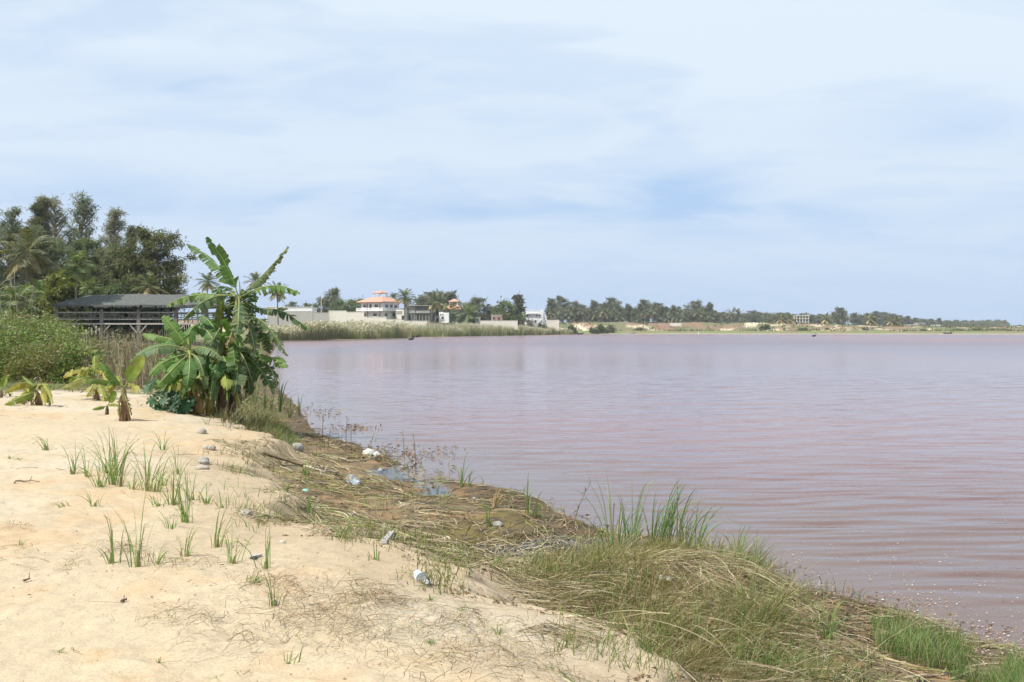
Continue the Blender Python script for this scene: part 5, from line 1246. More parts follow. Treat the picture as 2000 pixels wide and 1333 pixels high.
def far_grass():
    g = Geo(); n = 15000
    px = rng.uniform(1080, 2150, n); d = rng.uniform(20, 50, n)
    X0 = (px - 1000) / FPX * 462; Y = np.interp(X0, SHORE[35:47, 0], SHORE[35:47, 1]) + d; X = (px - 1000) / FPX * Y
    z, dS, _ = land(X, Y); P0 = np.stack([X, Y, z - .03], 1); h = rng.uniform(.25, .7, n)
    d2 = rng.normal(0, .3, (n, 2)) * h[:, None]
    ribbons(g, P0, P0 + np.stack([d2[:, 0] * .3, d2[:, 1] * .3, h * .6], 1), P0 + np.stack([d2[:, 0], d2[:, 1], h], 1), rng.uniform(.3, .7, n), np.stack([np.ones(n), rng.normal(0, .5, n), 0 * h], 1), 1, pick([(.13, .17, .055), (.17, .18, .07), (.21, .18, .09)], n), 'blade')
    # dry scrub spotting the slopes, and grass behind the reeds
    n = 24000; px = rng.uniform(470, 2150, n); Y = rng.uniform(330, 620, n); X = (px - 1000) / FPX * Y; z, dS, _ = land(X, Y)
    ok = (dS > 34) & (fbm(X / 9, Y / 9, 121, 3) > .47); X, Y, z = X[ok], Y[ok], z[ok]; n = len(X); h = rng.uniform(.3, 1.3, n); P0 = np.stack([X, Y, z - .05], 1)
    d2 = rng.normal(0, .4, (n, 2)) * h[:, None]
    ribbons(g, P0, P0 + np.stack([d2[:, 0] * .3, d2[:, 1] * .3, h * .6], 1), P0 + np.stack([d2[:, 0], d2[:, 1], h], 1), rng.uniform(.4, .9, n), np.stack([np.ones(n), rng.normal(0, .5, n), 0 * h], 1), 1, pick([(.13, .15, .07), (.17, .165, .09), (.10, .12, .06)], n), 'blade')
    o = g.build('shore_grass', M['grass']); tag(o, 'short green and dry grass on the far shore flat and dunes', None, None, 'stuff')
far_grass()
def far_wood():
    g = Geo(); n = 26000
    px = np.concatenate([rng.uniform(1068, 1402, n // 3), rng.uniform(1400, 1640, n // 3), rng.uniform(1640, 1972, n - 2 * (n // 3))])
    Y = np.where(px < 1402, rng.uniform(600, 640, n), np.where(px < 1640, rng.uniform(800, 880, n), rng.uniform(960, 1120, n)))
    X = (px - 1000) / FPX * Y; z = land(X, Y)[0]
    top = np.interp(px, [1068, 1080, 1130, 1200, 1260, 1330, 1395, 1402, 1470, 1530, 1600, 1640, 1700, 1730, 1760, 1800, 1850, 1900, 1960, 1972], [604, 598, 602, 600, 601, 605, 608, 613, 612, 615, 618, 616, 614, 613, 619, 625, 628, 628, 627, 633])
    H = (CAMZ + (HOR - top) / FPX * Y - z) * (.78 + .4 * fbm(X / 8, Y / 30, 131, 3)); H = np.maximum(H, 1)
    h = H * np.sqrt(rng.random(n)) 
    P0 = np.stack([X, Y, z + h * .98], 1); d = rand_dirs(n, .1); ll = rng.uniform(.8, 1.8, n)[:, None]
    ribbons(g, P0, P0 + d * ll * .5, P0 + d * ll, rng.uniform(.4, .9, n), rand_dirs(n), 1, pick([(.15, .165, .115), (.18, .18, .13), (.125, .145, .10), (.20, .175, .135)], n), 'even')
    o = g.build('far_wood', M['needles']); tag(o, 'low grey green wood closing the far shore behind the casuarinas', None, None, 'stuff')
far_wood()
# ------------------------------------------------------------------ dry weeds between thicket and bananas
def weeds():
    g = Geo(); n = 9000
    px = rng.uniform(120, 500, n); Y = rng.uniform(24, 58, n) ; X = (px - 1000) / FPX * Y
    z, dS, dE = land(X, Y)
    ok = (dS > .1) & (rng.random(n) < .15 + sstep(.42, .6, fbm(X / 1.6, Y / 1.6, 141, 3))) & ((px > 165) | (Y > 40)) & ~((px > 240) & (Y < 26)); X, Y, z = X[ok], Y[ok], z[ok]; n = len(X)
    h = rng.uniform(.35, 1.8, n) * (.5 + .5 * sstep(26, 34, Y)) * (1 - .45 * sstep(38, 52, Y)); P0 = np.stack([X, Y, np.maximum(z, 0) - .03], 1); d2 = rng.normal(0, .22, (n, 2)) * h[:, None]
    P2 = P0 + np.stack([d2[:, 0], d2[:, 1], h], 1)
    ribbons(g, P0, P0 + np.stack([d2[:, 0] * .3, d2[:, 1] * .3, h * .6], 1), P2, rng.uniform(.012, .03, n), np.stack([np.ones(n), rng.normal(0, .5, n), 0 * h], 1), 3, pick([(.22, .19, .13), (.30, .27, .20), (.16, .13, .08), (.17, .19, .07), (.25, .18, .11)], n), 'blade')
    k = n * 3; i = rng.integers(0, n, k); f = rng.uniform(.35, 1, k)[:, None]
    Q = P0[i] * (1 - f) + P2[i] * f + rng.normal(0, .03, (k, 3)); d = rand_dirs(k, .3); ll = rng.uniform(.08, .28, k)[:, None]
    ribbons(g, Q, Q + d * ll * .5, Q + d * ll - np.array([0, 0, .04]), rng.uniform(.012, .035, k), rand_dirs(k), 2, pick([(.20, .17, .11), (.28, .25, .18), (.14, .17, .06), (.24, .16, .10)], k), 'leaf')
    o = g.build('dry_weeds', M['dry']); tag(o, 'tangle of dry grey brown weeds between the thicket and the bananas', None, None, 'stuff')
    # low creeping weeds at the foot of the thicket and round the sucker plants
    g = Geo(); n = 5200; X = rng.uniform(-17, -6.3, n); Y = rng.uniform(21.5, 31, n)
    z, dS, dE = land(X, Y); ok = (dS > .2) & (fbm(X / .9, Y / .9, 143, 3) + .035 * (Y - 24.5) > .56); X, Y, z = X[ok], Y[ok], z[ok]; n = len(X); h = rng.uniform(.04, .22, n)
    P0 = np.stack([X, Y, z - .01], 1); d2 = rng.normal(0, .9, (n, 2)) * h[:, None]
    ribbons(g, P0, P0 + np.stack([d2[:, 0] * .4, d2[:, 1] * .4, h * .8], 1), P0 + np.stack([d2[:, 0], d2[:, 1], h], 1), rng.uniform(.015, .05, n), rand_dirs(n), 2, pick([(.15, .19, .06), (.20, .20, .08), (.28, .22, .13), (.12, .15, .05)], n), 'leaf')
    o = g.build('creeping_weeds', M['grass']); tag(o, 'low creeping weeds on the sand at the foot of the thicket', None, None, 'stuff')
weeds()
def canes():
    for i, (px, top, Y, lean, lab) in enumerate([(18, 545, 44, .5, 'bleached dead cane leaning over the thicket, leftmost'), (33, 540, 45, -.5, 'tall bleached dead cane in the thicket, steepest one'), (60, 570, 43, .4, 'short dead cane over the thicket before the dark low palm'), (6, 565, 42, -.7, 'crooked dead cane at the left edge of the thicket')]):
        x = xw(px, Y); z = gz(x, Y); H = zw(top, Y) - z; t = thing('dead_cane', lab, 'plant', (x, Y, z)); rs = np.random.default_rng(i)
        g = Geo(); P = bez([(lean * -.6, 0, 0), (0, 0, H * .6), (lean * .25, 0, H)], 8); tube(g, P, np.linspace(.022, .009, 8), 5, (.27, .25, .20)); g.build('stem', M['bark'], t)
        g = Geo()
        for q in range(7): p = P[rs.integers(3, 8)]; d = nrm(rs.normal(size=3) + np.array([0, 0, .2])); tube(g, [p, p + d * .35, p + d * .6 - np.array([0, 0, .15])], [.012, .01, .004], 4, (.35, .31, .25), cap=False)
        g.build('twig', M['bark'], t)
canes()

# ------------------------------------------------------------------ near shore: litter, grass, shells, twigs
def near_points(n, y0=4.3, y1=24, tmin=-.62, tmax=.66, p=1.6):
    """points spread over the near shore, denser towards the eye"""
    u = rng.random(n); e = 1 - p
    Y = (y0 ** e + u * (y1 ** e - y0 ** e)) ** (1 / e) if abs(e) > 1e-6 else y0 * (y1 / y0) ** u
    X = rng.uniform(tmin, tmax, n) * (Y + 1.5)
    return X, Y
STRAW = [(.40, .33, .21), (.31, .25, .155), (.22, .165, .10), (.47, .41, .29), (.20, .19, .09), (.13, .095, .06)]
def lay_down(g, X, Y, L_, W_, cols, lift=.02, curl=.25, ang=None, segs=3, prof='even'):
    n = len(X); a = rng.uniform(0, PI, n) if ang is None else ang
    dx, dy = np.cos(a) * L_ / 2, np.sin(a) * L_ / 2; q = rng.normal(0, curl, n) * L_
    def pt(x, y, l): return np.stack([x, y, np.maximum(land(x, y)[0], -.004) + l], 1)
    P0 = pt(X - dx, Y - dy, rng.uniform(.002, lift, n)); P2 = pt(X + dx, Y + dy, rng.uniform(.002, lift, n)); P1 = pt(X - np.sin(a) * q, Y + np.cos(a) * q, rng.uniform(.004, lift * 2.2, n))
    S = np.stack([-np.sin(a), np.cos(a), rng.normal(0, .6, n)], 1)
    ribbons(g, P0, P1, P2, W_, S, segs, cols, prof)
def litter():
    g = Geo(); X, Y = near_points(80000, 4.3, 23, -.35, .5, 1.5)
    z, dS, dE = land(X, Y)
    patch = fbm(X * 1.3, Y * 1.3, 151, 4)
    keep = (dS > -.12) & (dE < .9) & (rng.random(len(X)) < np.where(dE > -.3, .7 * sstep(.52, .66, patch + .12 * (-dE)), (.22 + .78 * sstep(.40, .56, patch)) * (.62 + .38 * sstep(.3, 1.6, dS))))
    X, Y, dE, dS = X[keep], Y[keep], dE[keep], dS[keep]; n = len(X)
    flow = (fbm(X * .55, Y * .55, 153, 2) - .5) * 5 + 2.6
    ang = flow + rng.normal(0, .7, n)
    cols = pick(STRAW, n, [.22, .26, .2, .12, .12, .08])
    wetc = pick([(.23, .165, .10), (.30, .22, .125), (.15, .11, .07), (.20, .18, .085), (.38, .32, .21)], n)
    red = ((fbm(X * .8, Y * .8, 155, 3) > .5) & (dS < 2.6))[:, None]
    wet_ = (rng.random(n) < .9 * (1 - sstep(.4, 2.2, dS)))[:, None]; cols = np.where((red & (rng.random((n, 1)) < .4)) | wet_, wetc, cols); gr_ = (rng.random(n) < .22 * (fbm(X * 1.4, Y * 1.4, 159, 3) > .5))[:, None]; cols = np.where(gr_, pick([(.19, .22, .07), (.24, .25, .10)], n), cols)
    lay_down(g, X, Y, rng.uniform(.08, .34, n) * (1 + .02 * Y), rng.uniform(.003, .0065, n) * (.6 + Y / 11), cols, .03, .12, ang)
    o = g.build('straw_litter', M['dry']); tag(o, 'mat of dead straw and reed litter along the water edge', None, None, 'stuff')
    # scum crumbs and rotten leaf scraps
    g = Geo(); X, Y = near_points(16000, 4.6, 26, -.35, .5, 1.5); z, dS, dE = land(X, Y)
    k = (dS > -.5) & (dE < .2) & (fbm(X * 1.1, Y * 1.1, 157, 3) > .47); X, Y = X[k], Y[k]; n = len(X)
    lay_down(g, X, Y, rng.uniform(.012, .05, n) * (.5 + Y / 12), rng.uniform(.008, .022, n) * (.5 + Y / 12), pick([(.15, .095, .055), (.22, .14, .075), (.09, .065, .04), (.27, .19, .10)], n), .012, .2, None, 2, 'leaf')
    o = g.build('leaf_scraps', M['dry']); tag(o, 'rusty rotten leaf scraps in the wet margin', None, None, 'stuff')
litter()
def twigs():
    g = Geo(); X, Y = near_points(3600, 4.3, 24, -.62, .3, 1.4); z, dS, dE = land(X, Y)
    pt = fbm(X * 1.0, Y * 1.0, 161, 4)
    k = (dE > -.2) & (rng.random(len(X)) < sstep(.52, .70, pt + .10 * np.exp(-dE / .5) - .02) + .05 * (dE < 3) + .012); X, Y = X[k], Y[k]; n = len(X)
    lay_down(g, X, Y, rng.uniform(.03, .26, n) * (.7 + Y / 20), rng.uniform(.0018, .004, n) * (.6 + Y / 10), pick([(.16, .10, .06), (.24, .16, .10), (.11, .075, .05), (.30, .22, .13), (.20, .19, .08)], n), .02, .22, None, 4)
    # crumbs: bits of leaf, bark and shell lying on the sand
    X, Y = near_points(7000, 4.3, 22, -.62, .25, 1.5); dE = land(X, Y)[2]; k = (dE > .1) & (rng.random(len(X)) < .25 + .75 * sstep(.45, .62, fbm(X * .8, Y * .8, 163, 3))); X, Y = X[k], Y[k]; n = len(X)
    lay_down(g, X, Y, .005 + .03 * rng.random(n) ** 3 * (.6 + Y / 14), (.003 + .008 * rng.random(n) ** 2) * (.6 + Y / 14), pick([(.20, .13, .08), (.30, .21, .12), (.12, .085, .06), (.40, .31, .2)], n), .006, .1, None, 2, 'leaf')
    # small clumps of root fibres
    for px, py, r, c in ((742, 1175, .11, 260), (700, 1150, .13, 90), (690, 1178, .12, 80), (245, 1080, .10, 130), (332, 1108, .11, 120), (355, 1210, .13, 140), (640, 1235, .2, 190), (460, 1262, .12, 80), (600, 1190, .14, 110), (565, 1160, .16, 140), (880, 1215, .16, 160), (905, 1290, .22, 220), (760, 1255, .2, 130), (1010, 1290, .22, 260), (560, 1205, .13, 90), (660, 1222, .12, 90), (131, 1110, .05, 40), (30, 1035, .06, 30), (520, 1140, .14, 140), (820, 1225, .2, 130), (930, 1245, .25, 170), (700, 1230, .2, 120)):
        c = max(20, int(c * .6)); x, y, z = ground_at(px, py); X = x + rng.normal(0, r, c); Y = y + rng.normal(0, r, c)
        lay_down(g, X, Y, rng.uniform(.04, .2, c), rng.uniform(.0016, .0035, c), pick([(.24, .16, .10), (.33, .25, .15), (.16, .11, .07), (.27, .23, .12)], c), .05, .35, None, 4)
    o = g.build('twig_litter', M['dry']); tag(o, 'scattered thin twigs and root fibres on the sand', None, None, 'stuff')
twigs()
def in_region(X, Y, pts, z=.15):
    P = np.array([pl(px, py, z) for px, py in pts]); return inside(X, Y, P), polydist(X, Y, np.concatenate([P, P[:1]]))
def blades(g, X, Y, h, w, leanx, leany, cols, tip, segs=3, spread=.35):
    n = len(X); z = np.maximum(land(X, Y)[0], -.02); P0 = np.stack([X, Y, z - .01], 1)
    lx = rng.normal(leanx, spread, n) * h; ly = rng.normal(leany, spread, n) * h
    ribbons(g, P0, P0 + np.stack([lx * .25, ly * .25, h * .65], 1), P0 + np.stack([lx, ly, h * rng.uniform(.55, 1.0, n)], 1), w, np.stack([np.ones(n), rng.normal(0, .5, n), 0 * h], 1), segs, cols, 'blade', tip)
def bank_grass():
    GR = [(.13, .205, .05), (.095, .165, .04), (.17, .225, .065), (.20, .21, .08)]; DR = [(.34, .27, .15), (.24, .19, .09), (.42, .35, .21), (.20, .19, .075)]
    g = Geo(); X, Y = near_points(70000, 4.2, 12, -.15, .55, 1.2)
    ok, d = in_region(X, Y, [(960, 1190), (1000, 1115), (1090, 1080), (1180, 1085), (1300, 1090), (1400, 1065), (1500, 1085), (1545, 1130), (1590, 1190), (1640, 1250), (1610, 1300), (1700, 1345), (1700, 1420), (1230, 1420), (1180, 1290), (1090, 1240), (1000, 1205)])
    nz = fbm(X * 1.5, Y * 1.5, 171, 4)
    ok &= rng.random(len(X)) < (.25 + .75 * sstep(0, .35, d)) * (.10 + .90 * sstep(.42, .56, nz)); X, Y, d = X[ok], Y[ok], d[ok]; n = len(X)
    gn = fbm(X * 1.9 + 3, Y * 1.9, 173, 3); px = 1000 + X / Y * FPX
    green = rng.random(n) < np.clip(.06 + .42 * sstep(.52, .64, gn) + .55 * sstep(1380, 1500, px), 0, .85)
    cols = np.where(green[:, None], pick(GR, n), pick(DR, n)); tips = np.where((green & (rng.random(n) < .7))[:, None], cols * 1.15, pick(DR, n))
    h = np.where(green, rng.uniform(.08, .30, n), rng.uniform(.08, .36, n)) * (.5 + .5 * sstep(0, .5, d)) * (1 + .5 * sstep(1360, 1480, px)) * (.45 + .65 * fbm(X * 3.1, Y * 3.1, 174, 2) + .55 * sstep(.42, .62, nz[ok]))
    fl = fbm(X * .9, Y * .9, 175, 2)
    blades(g, X, Y, h, rng.uniform(.0025, .0055, n) * (.55 + Y / 12), np.where(green, .25, 1.1 * (fl * 2 - .6)), np.where(green, 0, -.5), cols, tips, 4, .5)
    # flattened straw swept over the tussocks
    Xs, Ys = near_points(34000, 4.2, 10.5, -.1, .5, 1.2); ok, d = in_region(Xs, Ys, [(960, 1190), (1000, 1105), (1100, 1075), (1300, 1085), (1480, 1100), (1560, 1190), (1610, 1280), (1650, 1420), (1230, 1420), (1180, 1290), (1090, 1240)])
    ok &= fbm(Xs * 1.2, Ys * 1.2, 177, 3) > .44; Xs, Ys = Xs[ok], Ys[ok]; n = len(Xs)
    z = land(Xs, Ys)[0]; a = 2.45 + (fbm(Xs * .7, Ys * .7, 179, 2) - .5) * 3.5 + rng.normal(0, .35, n); L_ = rng.uniform(.12, .5, n); hh = rng.uniform(.02, .16, n)
    P0 = np.stack([Xs, Ys, z + hh], 1); D = np.stack([np.cos(a), np.sin(a), 0 * a], 1) * L_[:, None]
    P2 = P0 + D; P2[:, 2] = np.maximum(land(P2[:, 0], P2[:, 1])[0], 0) + hh * rng.uniform(.1, 1, n); P1 = (P0 + P2) / 2 + np.stack([rng.normal(0, .03, n), rng.normal(0, .03, n), rng.uniform(.0, .09, n)], 1)
    ribbons(g, P0, P1, P2, rng.uniform(.0025, .006, n), rng.normal(size=(n, 3)), 4, pick([(.44, .36, .22), (.34, .26, .15), (.50, .43, .29), (.20, .14, .08), (.12, .09, .05)], n), 'blade')
    Xs, Ys = near_points(900, 4.6, 9.5, -.05, .5, 1.2); ok, d = in_region(Xs, Ys, [(1080, 1085), (1300, 1085), (1480, 1100), (1560, 1190), (1610, 1280), (1600, 1400), (1300, 1400), (1150, 1180)])
    ok &= rng.random(len(Xs)) < .55; Xs, Ys = Xs[ok], Ys[ok]; n = len(Xs); z = land(Xs, Ys)[0]; a = np.where(rng.random(n) < .5, 2.3, .25) + rng.normal(0, .35, n); L_ = rng.uniform(.25, .65, n); hh = rng.uniform(.06, .24, n)
    P0 = np.stack([Xs, Ys, z + hh], 1); P2 = P0 + np.stack([np.cos(a), np.sin(a), 0 * a], 1) * L_[:, None]; P2[:, 2] = np.maximum(land(P2[:, 0], P2[:, 1])[0], 0) + hh * rng.uniform(.0, .9, n)
    ribbons(g, P0, (P0 + P2) / 2 + rng.normal(0, .035, (n, 3)) + np.array([0, 0, .04]), P2, rng.uniform(.004, .009, n), rng.normal(size=(n, 3)) + np.array([0, 0, .5]), 6, pick([(.42, .34, .21), (.36, .28, .17), (.46, .40, .27), (.26, .19, .11)], n), 'blade')
    o = g.build('bank_grass', M['grass']); tag(o, 'tangled green and straw coloured grass tussocks at the water edge, lower right', None, None, 'stuff')
    # bright green sedge strip at the lower right corner
    g = Geo(); X, Y = near_points(70000, 4.3, 9, .3, .68, 1.2); ok, d = in_region(X, Y, [(1665, 1255), (1690, 1218), (1760, 1222), (1850, 1252), (1930, 1285), (2060, 1325), (2200, 1400), (2200, 1500), (2000, 1440), (1880, 1350), (1780, 1312), (1700, 1290)], .05)
    ok &= fbm(X * 3, Y * 3, 181, 3) > .36; X, Y = X[ok], Y[ok]; n = len(X); c = pick([(.115, .18, .045), (.09, .145, .04), (.15, .20, .06), (.27, .235, .12)], n, [.32, .32, .18, .18])
    blades(g, X, Y, rng.uniform(.08, .27, n), rng.uniform(.0025, .0045, n), .25, .1, c, c * 1.2, 4, .35)
    o = g.build('green_sedge', M['grass']); tag(o, 'bright green sedge strip beside the shells in the lower right corner', None, None, 'stuff')
    # dark grass cushion on the bank right of the bananas
    g = Geo(); X, Y = near_points(22000, 14, 26, -.36, -.12, 1.0); ok, d = in_region(X, Y, [(425, 820), (455, 790), (520, 790), (560, 815), (590, 862), (560, 885), (520, 872), (470, 845)], .3)
    X, Y, d = X[ok], Y[ok], d[ok]; n = len(X); px = 1000 + X / Y * FPX; gr = (rng.random(n) < .35 + .5 * sstep(530, 570, px))[:, None]; c = np.where(gr, pick([(.10, .145, .04), (.14, .18, .05)], n), pick([(.20, .17, .08), (.15, .125, .06), (.26, .22, .12)], n))
    blades(g, X, Y, rng.uniform(.15, .62, n) * (.4 + .6 * sstep(0, .8, d)), rng.uniform(.006, .013, n), .25, 0, c, c * 1.2, 3, .4)
    X, Y = near_points(2600, 18, 25, -.36, -.25, 1.0); ok, d = in_region(X, Y, [(350, 808), (380, 795), (470, 800), (480, 835), (440, 835), (390, 815)], .5); X, Y = X[ok], Y[ok]; n = len(X)
    blades(g, X, Y, rng.uniform(.1, .45, n), rng.uniform(.008, .016, n), .1, 0, pick([(.12, .10, .05), (.20, .16, .09), (.09, .11, .04)], n), None, 3, .5)
    o = g.build('bank_cushion', M['grass']); tag(o, 'dense olive and brown grass cushion on the bank below the bananas', None, None, 'stuff')
    # sparse short green grass in the litter
    g = Geo(); X, Y = near_points(16000, 5, 22, -.4, .3, 1.5); z, dS, dE = land(X, Y); ok = (dS > -.3) & (dE < .5) & (fbm(X * 2.2, Y * 2.2, 183, 3) > .56); X, Y = X[ok], Y[ok]; n = len(X); c = pick([(.14, .19, .055), (.20, .21, .07), (.27, .24, .11), (.12, .16, .045)], n)
    blades(g, X, Y, rng.uniform(.04, .22, n), rng.uniform(.003, .006, n) * (.5 + Y / 11), .15, 0, c, c * 1.2, 3, .5)
    o = g.build('marsh_grass', M['grass']); tag(o, 'sparse short green grass growing through the litter on the wet margin', None, None, 'stuff')
bank_grass()
def shells():
    g = Geo(); n0 = 60000; X, Y = near_points(n0, 4.6, 12.5, .2, .68, 1.2); z, dS, dE = land(X, Y)
    side = sstep(1500, 1800, 1000 + X / Y * FPX)
    p = np.where(dS > 0, 1.6 * np.exp(-dS / .10), np.exp(dS / .75)) * (.08 + .92 * side) * (.25 + .75 * sstep(.4, .6, fbm(X * 2.5, Y * 2.5, 191, 3)))
    k = rng.random(n0) < p * .6; X, Y, z, dS = X[k], Y[k], z[k], dS[k]; n = len(X)
    m = 7; r = .003 + .008 * rng.random(n) ** 2.2 * (1 + .3 * (dS > -.4)); a0 = rng.uniform(0, 6.28, n); el = rng.uniform(.5, 1, n)
    zz = np.maximum(z, 0) + .004; ph = np.arange(m) * 2 * PI / m
    tx, ty = rng.normal(0, .35, n), rng.normal(0, .35, n)
    cx = r[:, None] * np.cos(ph); cy = (r * el)[:, None] * np.sin(ph); ca, sa = np.cos(a0)[:, None], np.sin(a0)[:, None]
    px_, py_ = cx * ca - cy * sa, cx * sa + cy * ca
    ring = np.stack([X[:, None] + px_, Y[:, None] + py_, zz[:, None] + .002 + np.abs(px_ * tx[:, None] + py_ * ty[:, None])], -1)
    apex = np.stack([X, Y, zz + .004 + r * .45], -1)[:, None]
    V = np.concatenate([apex, ring], 1).reshape(-1, 3); b = (np.arange(n) * (m + 1))[:, None]; q = np.arange(m)[None]
    T = np.stack([b + 0 * q, b + 1 + q, b + 1 + (q + 1) % m], -1).reshape(-1, 3)
    C = np.repeat(pick([(.58, .53, .46), (.46, .34, .23), (.36, .21, .12), (.50, .42, .33), (.26, .15, .09)], n, [.16, .24, .26, .2, .14]), m + 1, 0)
    g.add(V, None, C, T); o = g.build('shells', M['dry'], smooth=True); tag(o, 'small white and rusty shells lying in the shallows at lower right', None, None, 'stuff')
shells()

# ------------------------------------------------------------------ single shoots, tufts and stems
def shoot(kind, label, cat, px, py, hpx, n, leanx, spread, group, cols=((.11, .185, .045), (.09, .16, .04), (.14, .21, .055)), basec=(.26, .27, .09), w=.011, droop=.5, seed=0, r0=.02, tipc=None):
    """a fan of long narrow blades rising from one root; hpx = height in photo pixels"""
    global rng
    keep = rng; rng = np.random.default_rng(1000 + seed)
    x, y, z = ground_at(px, py); k = y / FPX; z = gz(x, y) if z <= 0 else z
    t = thing(kind, label, cat, (x, y, max(z, -.25) - .015), 0, group)
    H = hpx * k * (1.22 if kind == 'grass_shoot' else 1.06); n = int(n * (1.9 if kind == 'grass_shoot' else 1.4) + 1)
    a = rng.uniform(0, 2 * PI, n); h = H * np.where(np.arange(n) == 0, 1.0, rng.uniform(.35, 1.05, n))
    out = np.abs(rng.normal(0, spread * (2.6 if kind == 'grass_shoot' else 1.9), n)) * h
    dx = np.cos(a) * out + leanx * h; dy = np.sin(a) * out * .8
    rr = r0 * (2.6 if kind == 'grass_shoot' else 1.2) * rng.random(n); P0 = np.stack([np.cos(a) * rr, np.sin(a) * rr, 0 * a], 1)
    P1 = P0 + np.stack([dx * .22, dy * .22, h * (.75 + .35 * droop)], 1)
    P2 = P0 + np.stack([dx, dy, h * (1 - droop * np.clip(np.hypot(dx, dy) / h, 0, 1.2))], 1)
    g = Geo(); c = pick(np.array(cols) * 1.45, n, amt=.3); dead = rng.random(n) < .25; dead[0] = False; c[dead] = pick([(.36, .29, .16), (.28, .22, .11)], n)[dead]
    P2[dead, 2] *= .45; P2[dead, :2] *= 1.3; S = np.stack([np.ones(n), rng.normal(0, .45, n), 0 * a], 1)
    W = w * (.56 if kind == 'grass_shoot' else .68) * rng.uniform(.6, 1.3, n) * (.7 + y / 30)
    ribbons(g, P0, P1, P2, W, S, 7, c, 'blade', np.where((rng.random(n) < .3)[:, None], np.array([[.30, .25, .13]]), c * .95) if tipc is None else np.tile(tipc, (n, 1)))
    # pale sheathed foot
    tube(g, [(0, 0, -.02), (leanx * .03, 0, H * .10), (leanx * .05, 0, H * .2)], [r0 * .8, r0 * .6, r0 * .12], 6, np.array([basec, basec, c[0]]), cap=False)
    rng = keep
    return g.build('blades', M['grass'], t)
GS = 'grass shoots on the sand'
sand_shoots = [ # px, py, h, blades, lean, spread, droop, label
 (92, 880, 46, 6, -.9, .35, .75, 'grass shoot bowing far to the left near the left edge of the sand'),
 (141, 927, 70, 6, -.35, .4, .5, 'leftmost shoot of the main grass patch on the sand, arching left'),
 (170, 932, 62, 7, -.1, .3, .4, 'fine shoot second from left in the main grass patch'),
 (196, 952, 62, 9, .05, .4, .4, 'thick leafy shoot at the front left of the main grass patch'),
 (220, 947, 100, 9, .1, .32, .35, 'tall bushy shoot in the middle of the main grass patch'),
 (235, 952, 108, 6, .12, .25, .3, 'tallest straight shoot of the main grass patch'),
 (227, 930, 88, 9, -.1, .4, .4, 'shoot at the back of the main grass patch with blades both ways'),
 (209, 925, 95, 7, -.3, .35, .45, 'back shoot of the main grass patch leaning left'),
 (260, 957, 52, 7, .05, .4, .4, 'short shoot in the gap right of the tallest straight one'),
 (287, 960, 105, 10, .1, .3, .35, 'thick upright shoot at the right of the main grass patch'),
 (301, 962, 80, 7, .2, .35, .4, 'shoot leaning right beside the thick upright one'),
 (314, 950, 60, 5, .4, .35, .5, 'thin shoot behind the right end of the main grass patch'),
 (320, 880, 44, 5, .25, .4, .4, 'small shoot on the sand left of the coconut husks'),
 (347, 927, 58, 5, .05, .25, .3, 'narrow upright shoot close to the pair of grey husks'),
 (185, 990, 44, 5, .05, .45, .4, 'small thin shoot in front of the main grass patch'),
 (127, 993, 22, 6, -1.2, .4, .9, 'withered shoot lying over to the left on bare sand'),
 (310, 988, 34, 6, .0, .4, .5, 'small tuft behind the dark thick shoot'),
 (338, 985, 100, 10, .0, .28, .3, 'tall dense shoot where the sand meets the litter'),
 (364, 1022, 105, 9, -.1, .25, .25, 'thick dark shoot leaning left at the litter edge'),
 (335, 1034, 42, 5, .1, .3, .3, 'short pale footed shoot below the dark thick shoot'),
 (376, 978, 62, 5, .15, .35, .4, 'shoot with nodding blades behind the dark thick shoot'),
 (402, 985, 42, 8, .0, .5, .5, 'low spreading grass tuft at the start of the litter'),
 (435, 992, 38, 3, -.1, .2, .2, 'single stubby dark blade standing in the litter'),
 (422, 1070, 100, 6, .35, .25, .3, 'tall shoot leaning right in front of the litter'),
 (455, 1102, 82, 6, .2, .25, .3, 'shoot leaning right at the end of the sand tongue'),
 (220, 1103, 105, 7, -.25, .3, .4, 'long bladed shoot leaning left in the lower left sand'),
 (269, 1108, 150, 6, .03, .2, .2, 'lone tall stalk in the lower left sand'),
 (304, 1102, 48, 5, .5, .35, .6, 'arched shoot right of the lone tall stalk'),
 (364, 1088, 68, 6, .25, .3, .25, 'sturdy V shaped shoot on open sand'),
 (519, 1112, 80, 5, -.1, .22, .5, 'shoot with curved stem at the right of the sand tongue'),
 (493, 1139, 34, 6, .9, .3, 1.0, 'bent over broad blade shoot on the sand'),
 (537, 1182, 70, 4, -.05, .15, .3, 'thin twisted shoot below the bent over one'),
 (563, 1296, 36, 4, .1, .4, .3, 'small V shaped grass seedling at the bottom of the sand'),
 (732, 1094, 44, 4, -.1, .12, .2, 'bright single blade in the litter near the grey plank'),
 (597, 1002, 50, 6, .0, .3, .3, 'yellow green shoot in the litter near the teal scrap'),
 (672, 1052, 40, 9, .1, .6, .5, 'spreading straw and green tuft in the litter'),
 (600, 930, 40, 10, .2, .55, .5, 'pale straw tuft left of the clear bottle'),
]
for i, (px, py, h, n, ln, sp, dr, lab) in enumerate(sand_shoots):
    shoot('grass_shoot', lab, 'grass', px, py, h, n, ln, sp, GS, w=.0125 if py < 1060 else .011, droop=dr, seed=i, r0=.022)
GT = 'low grass tufts on the sand'
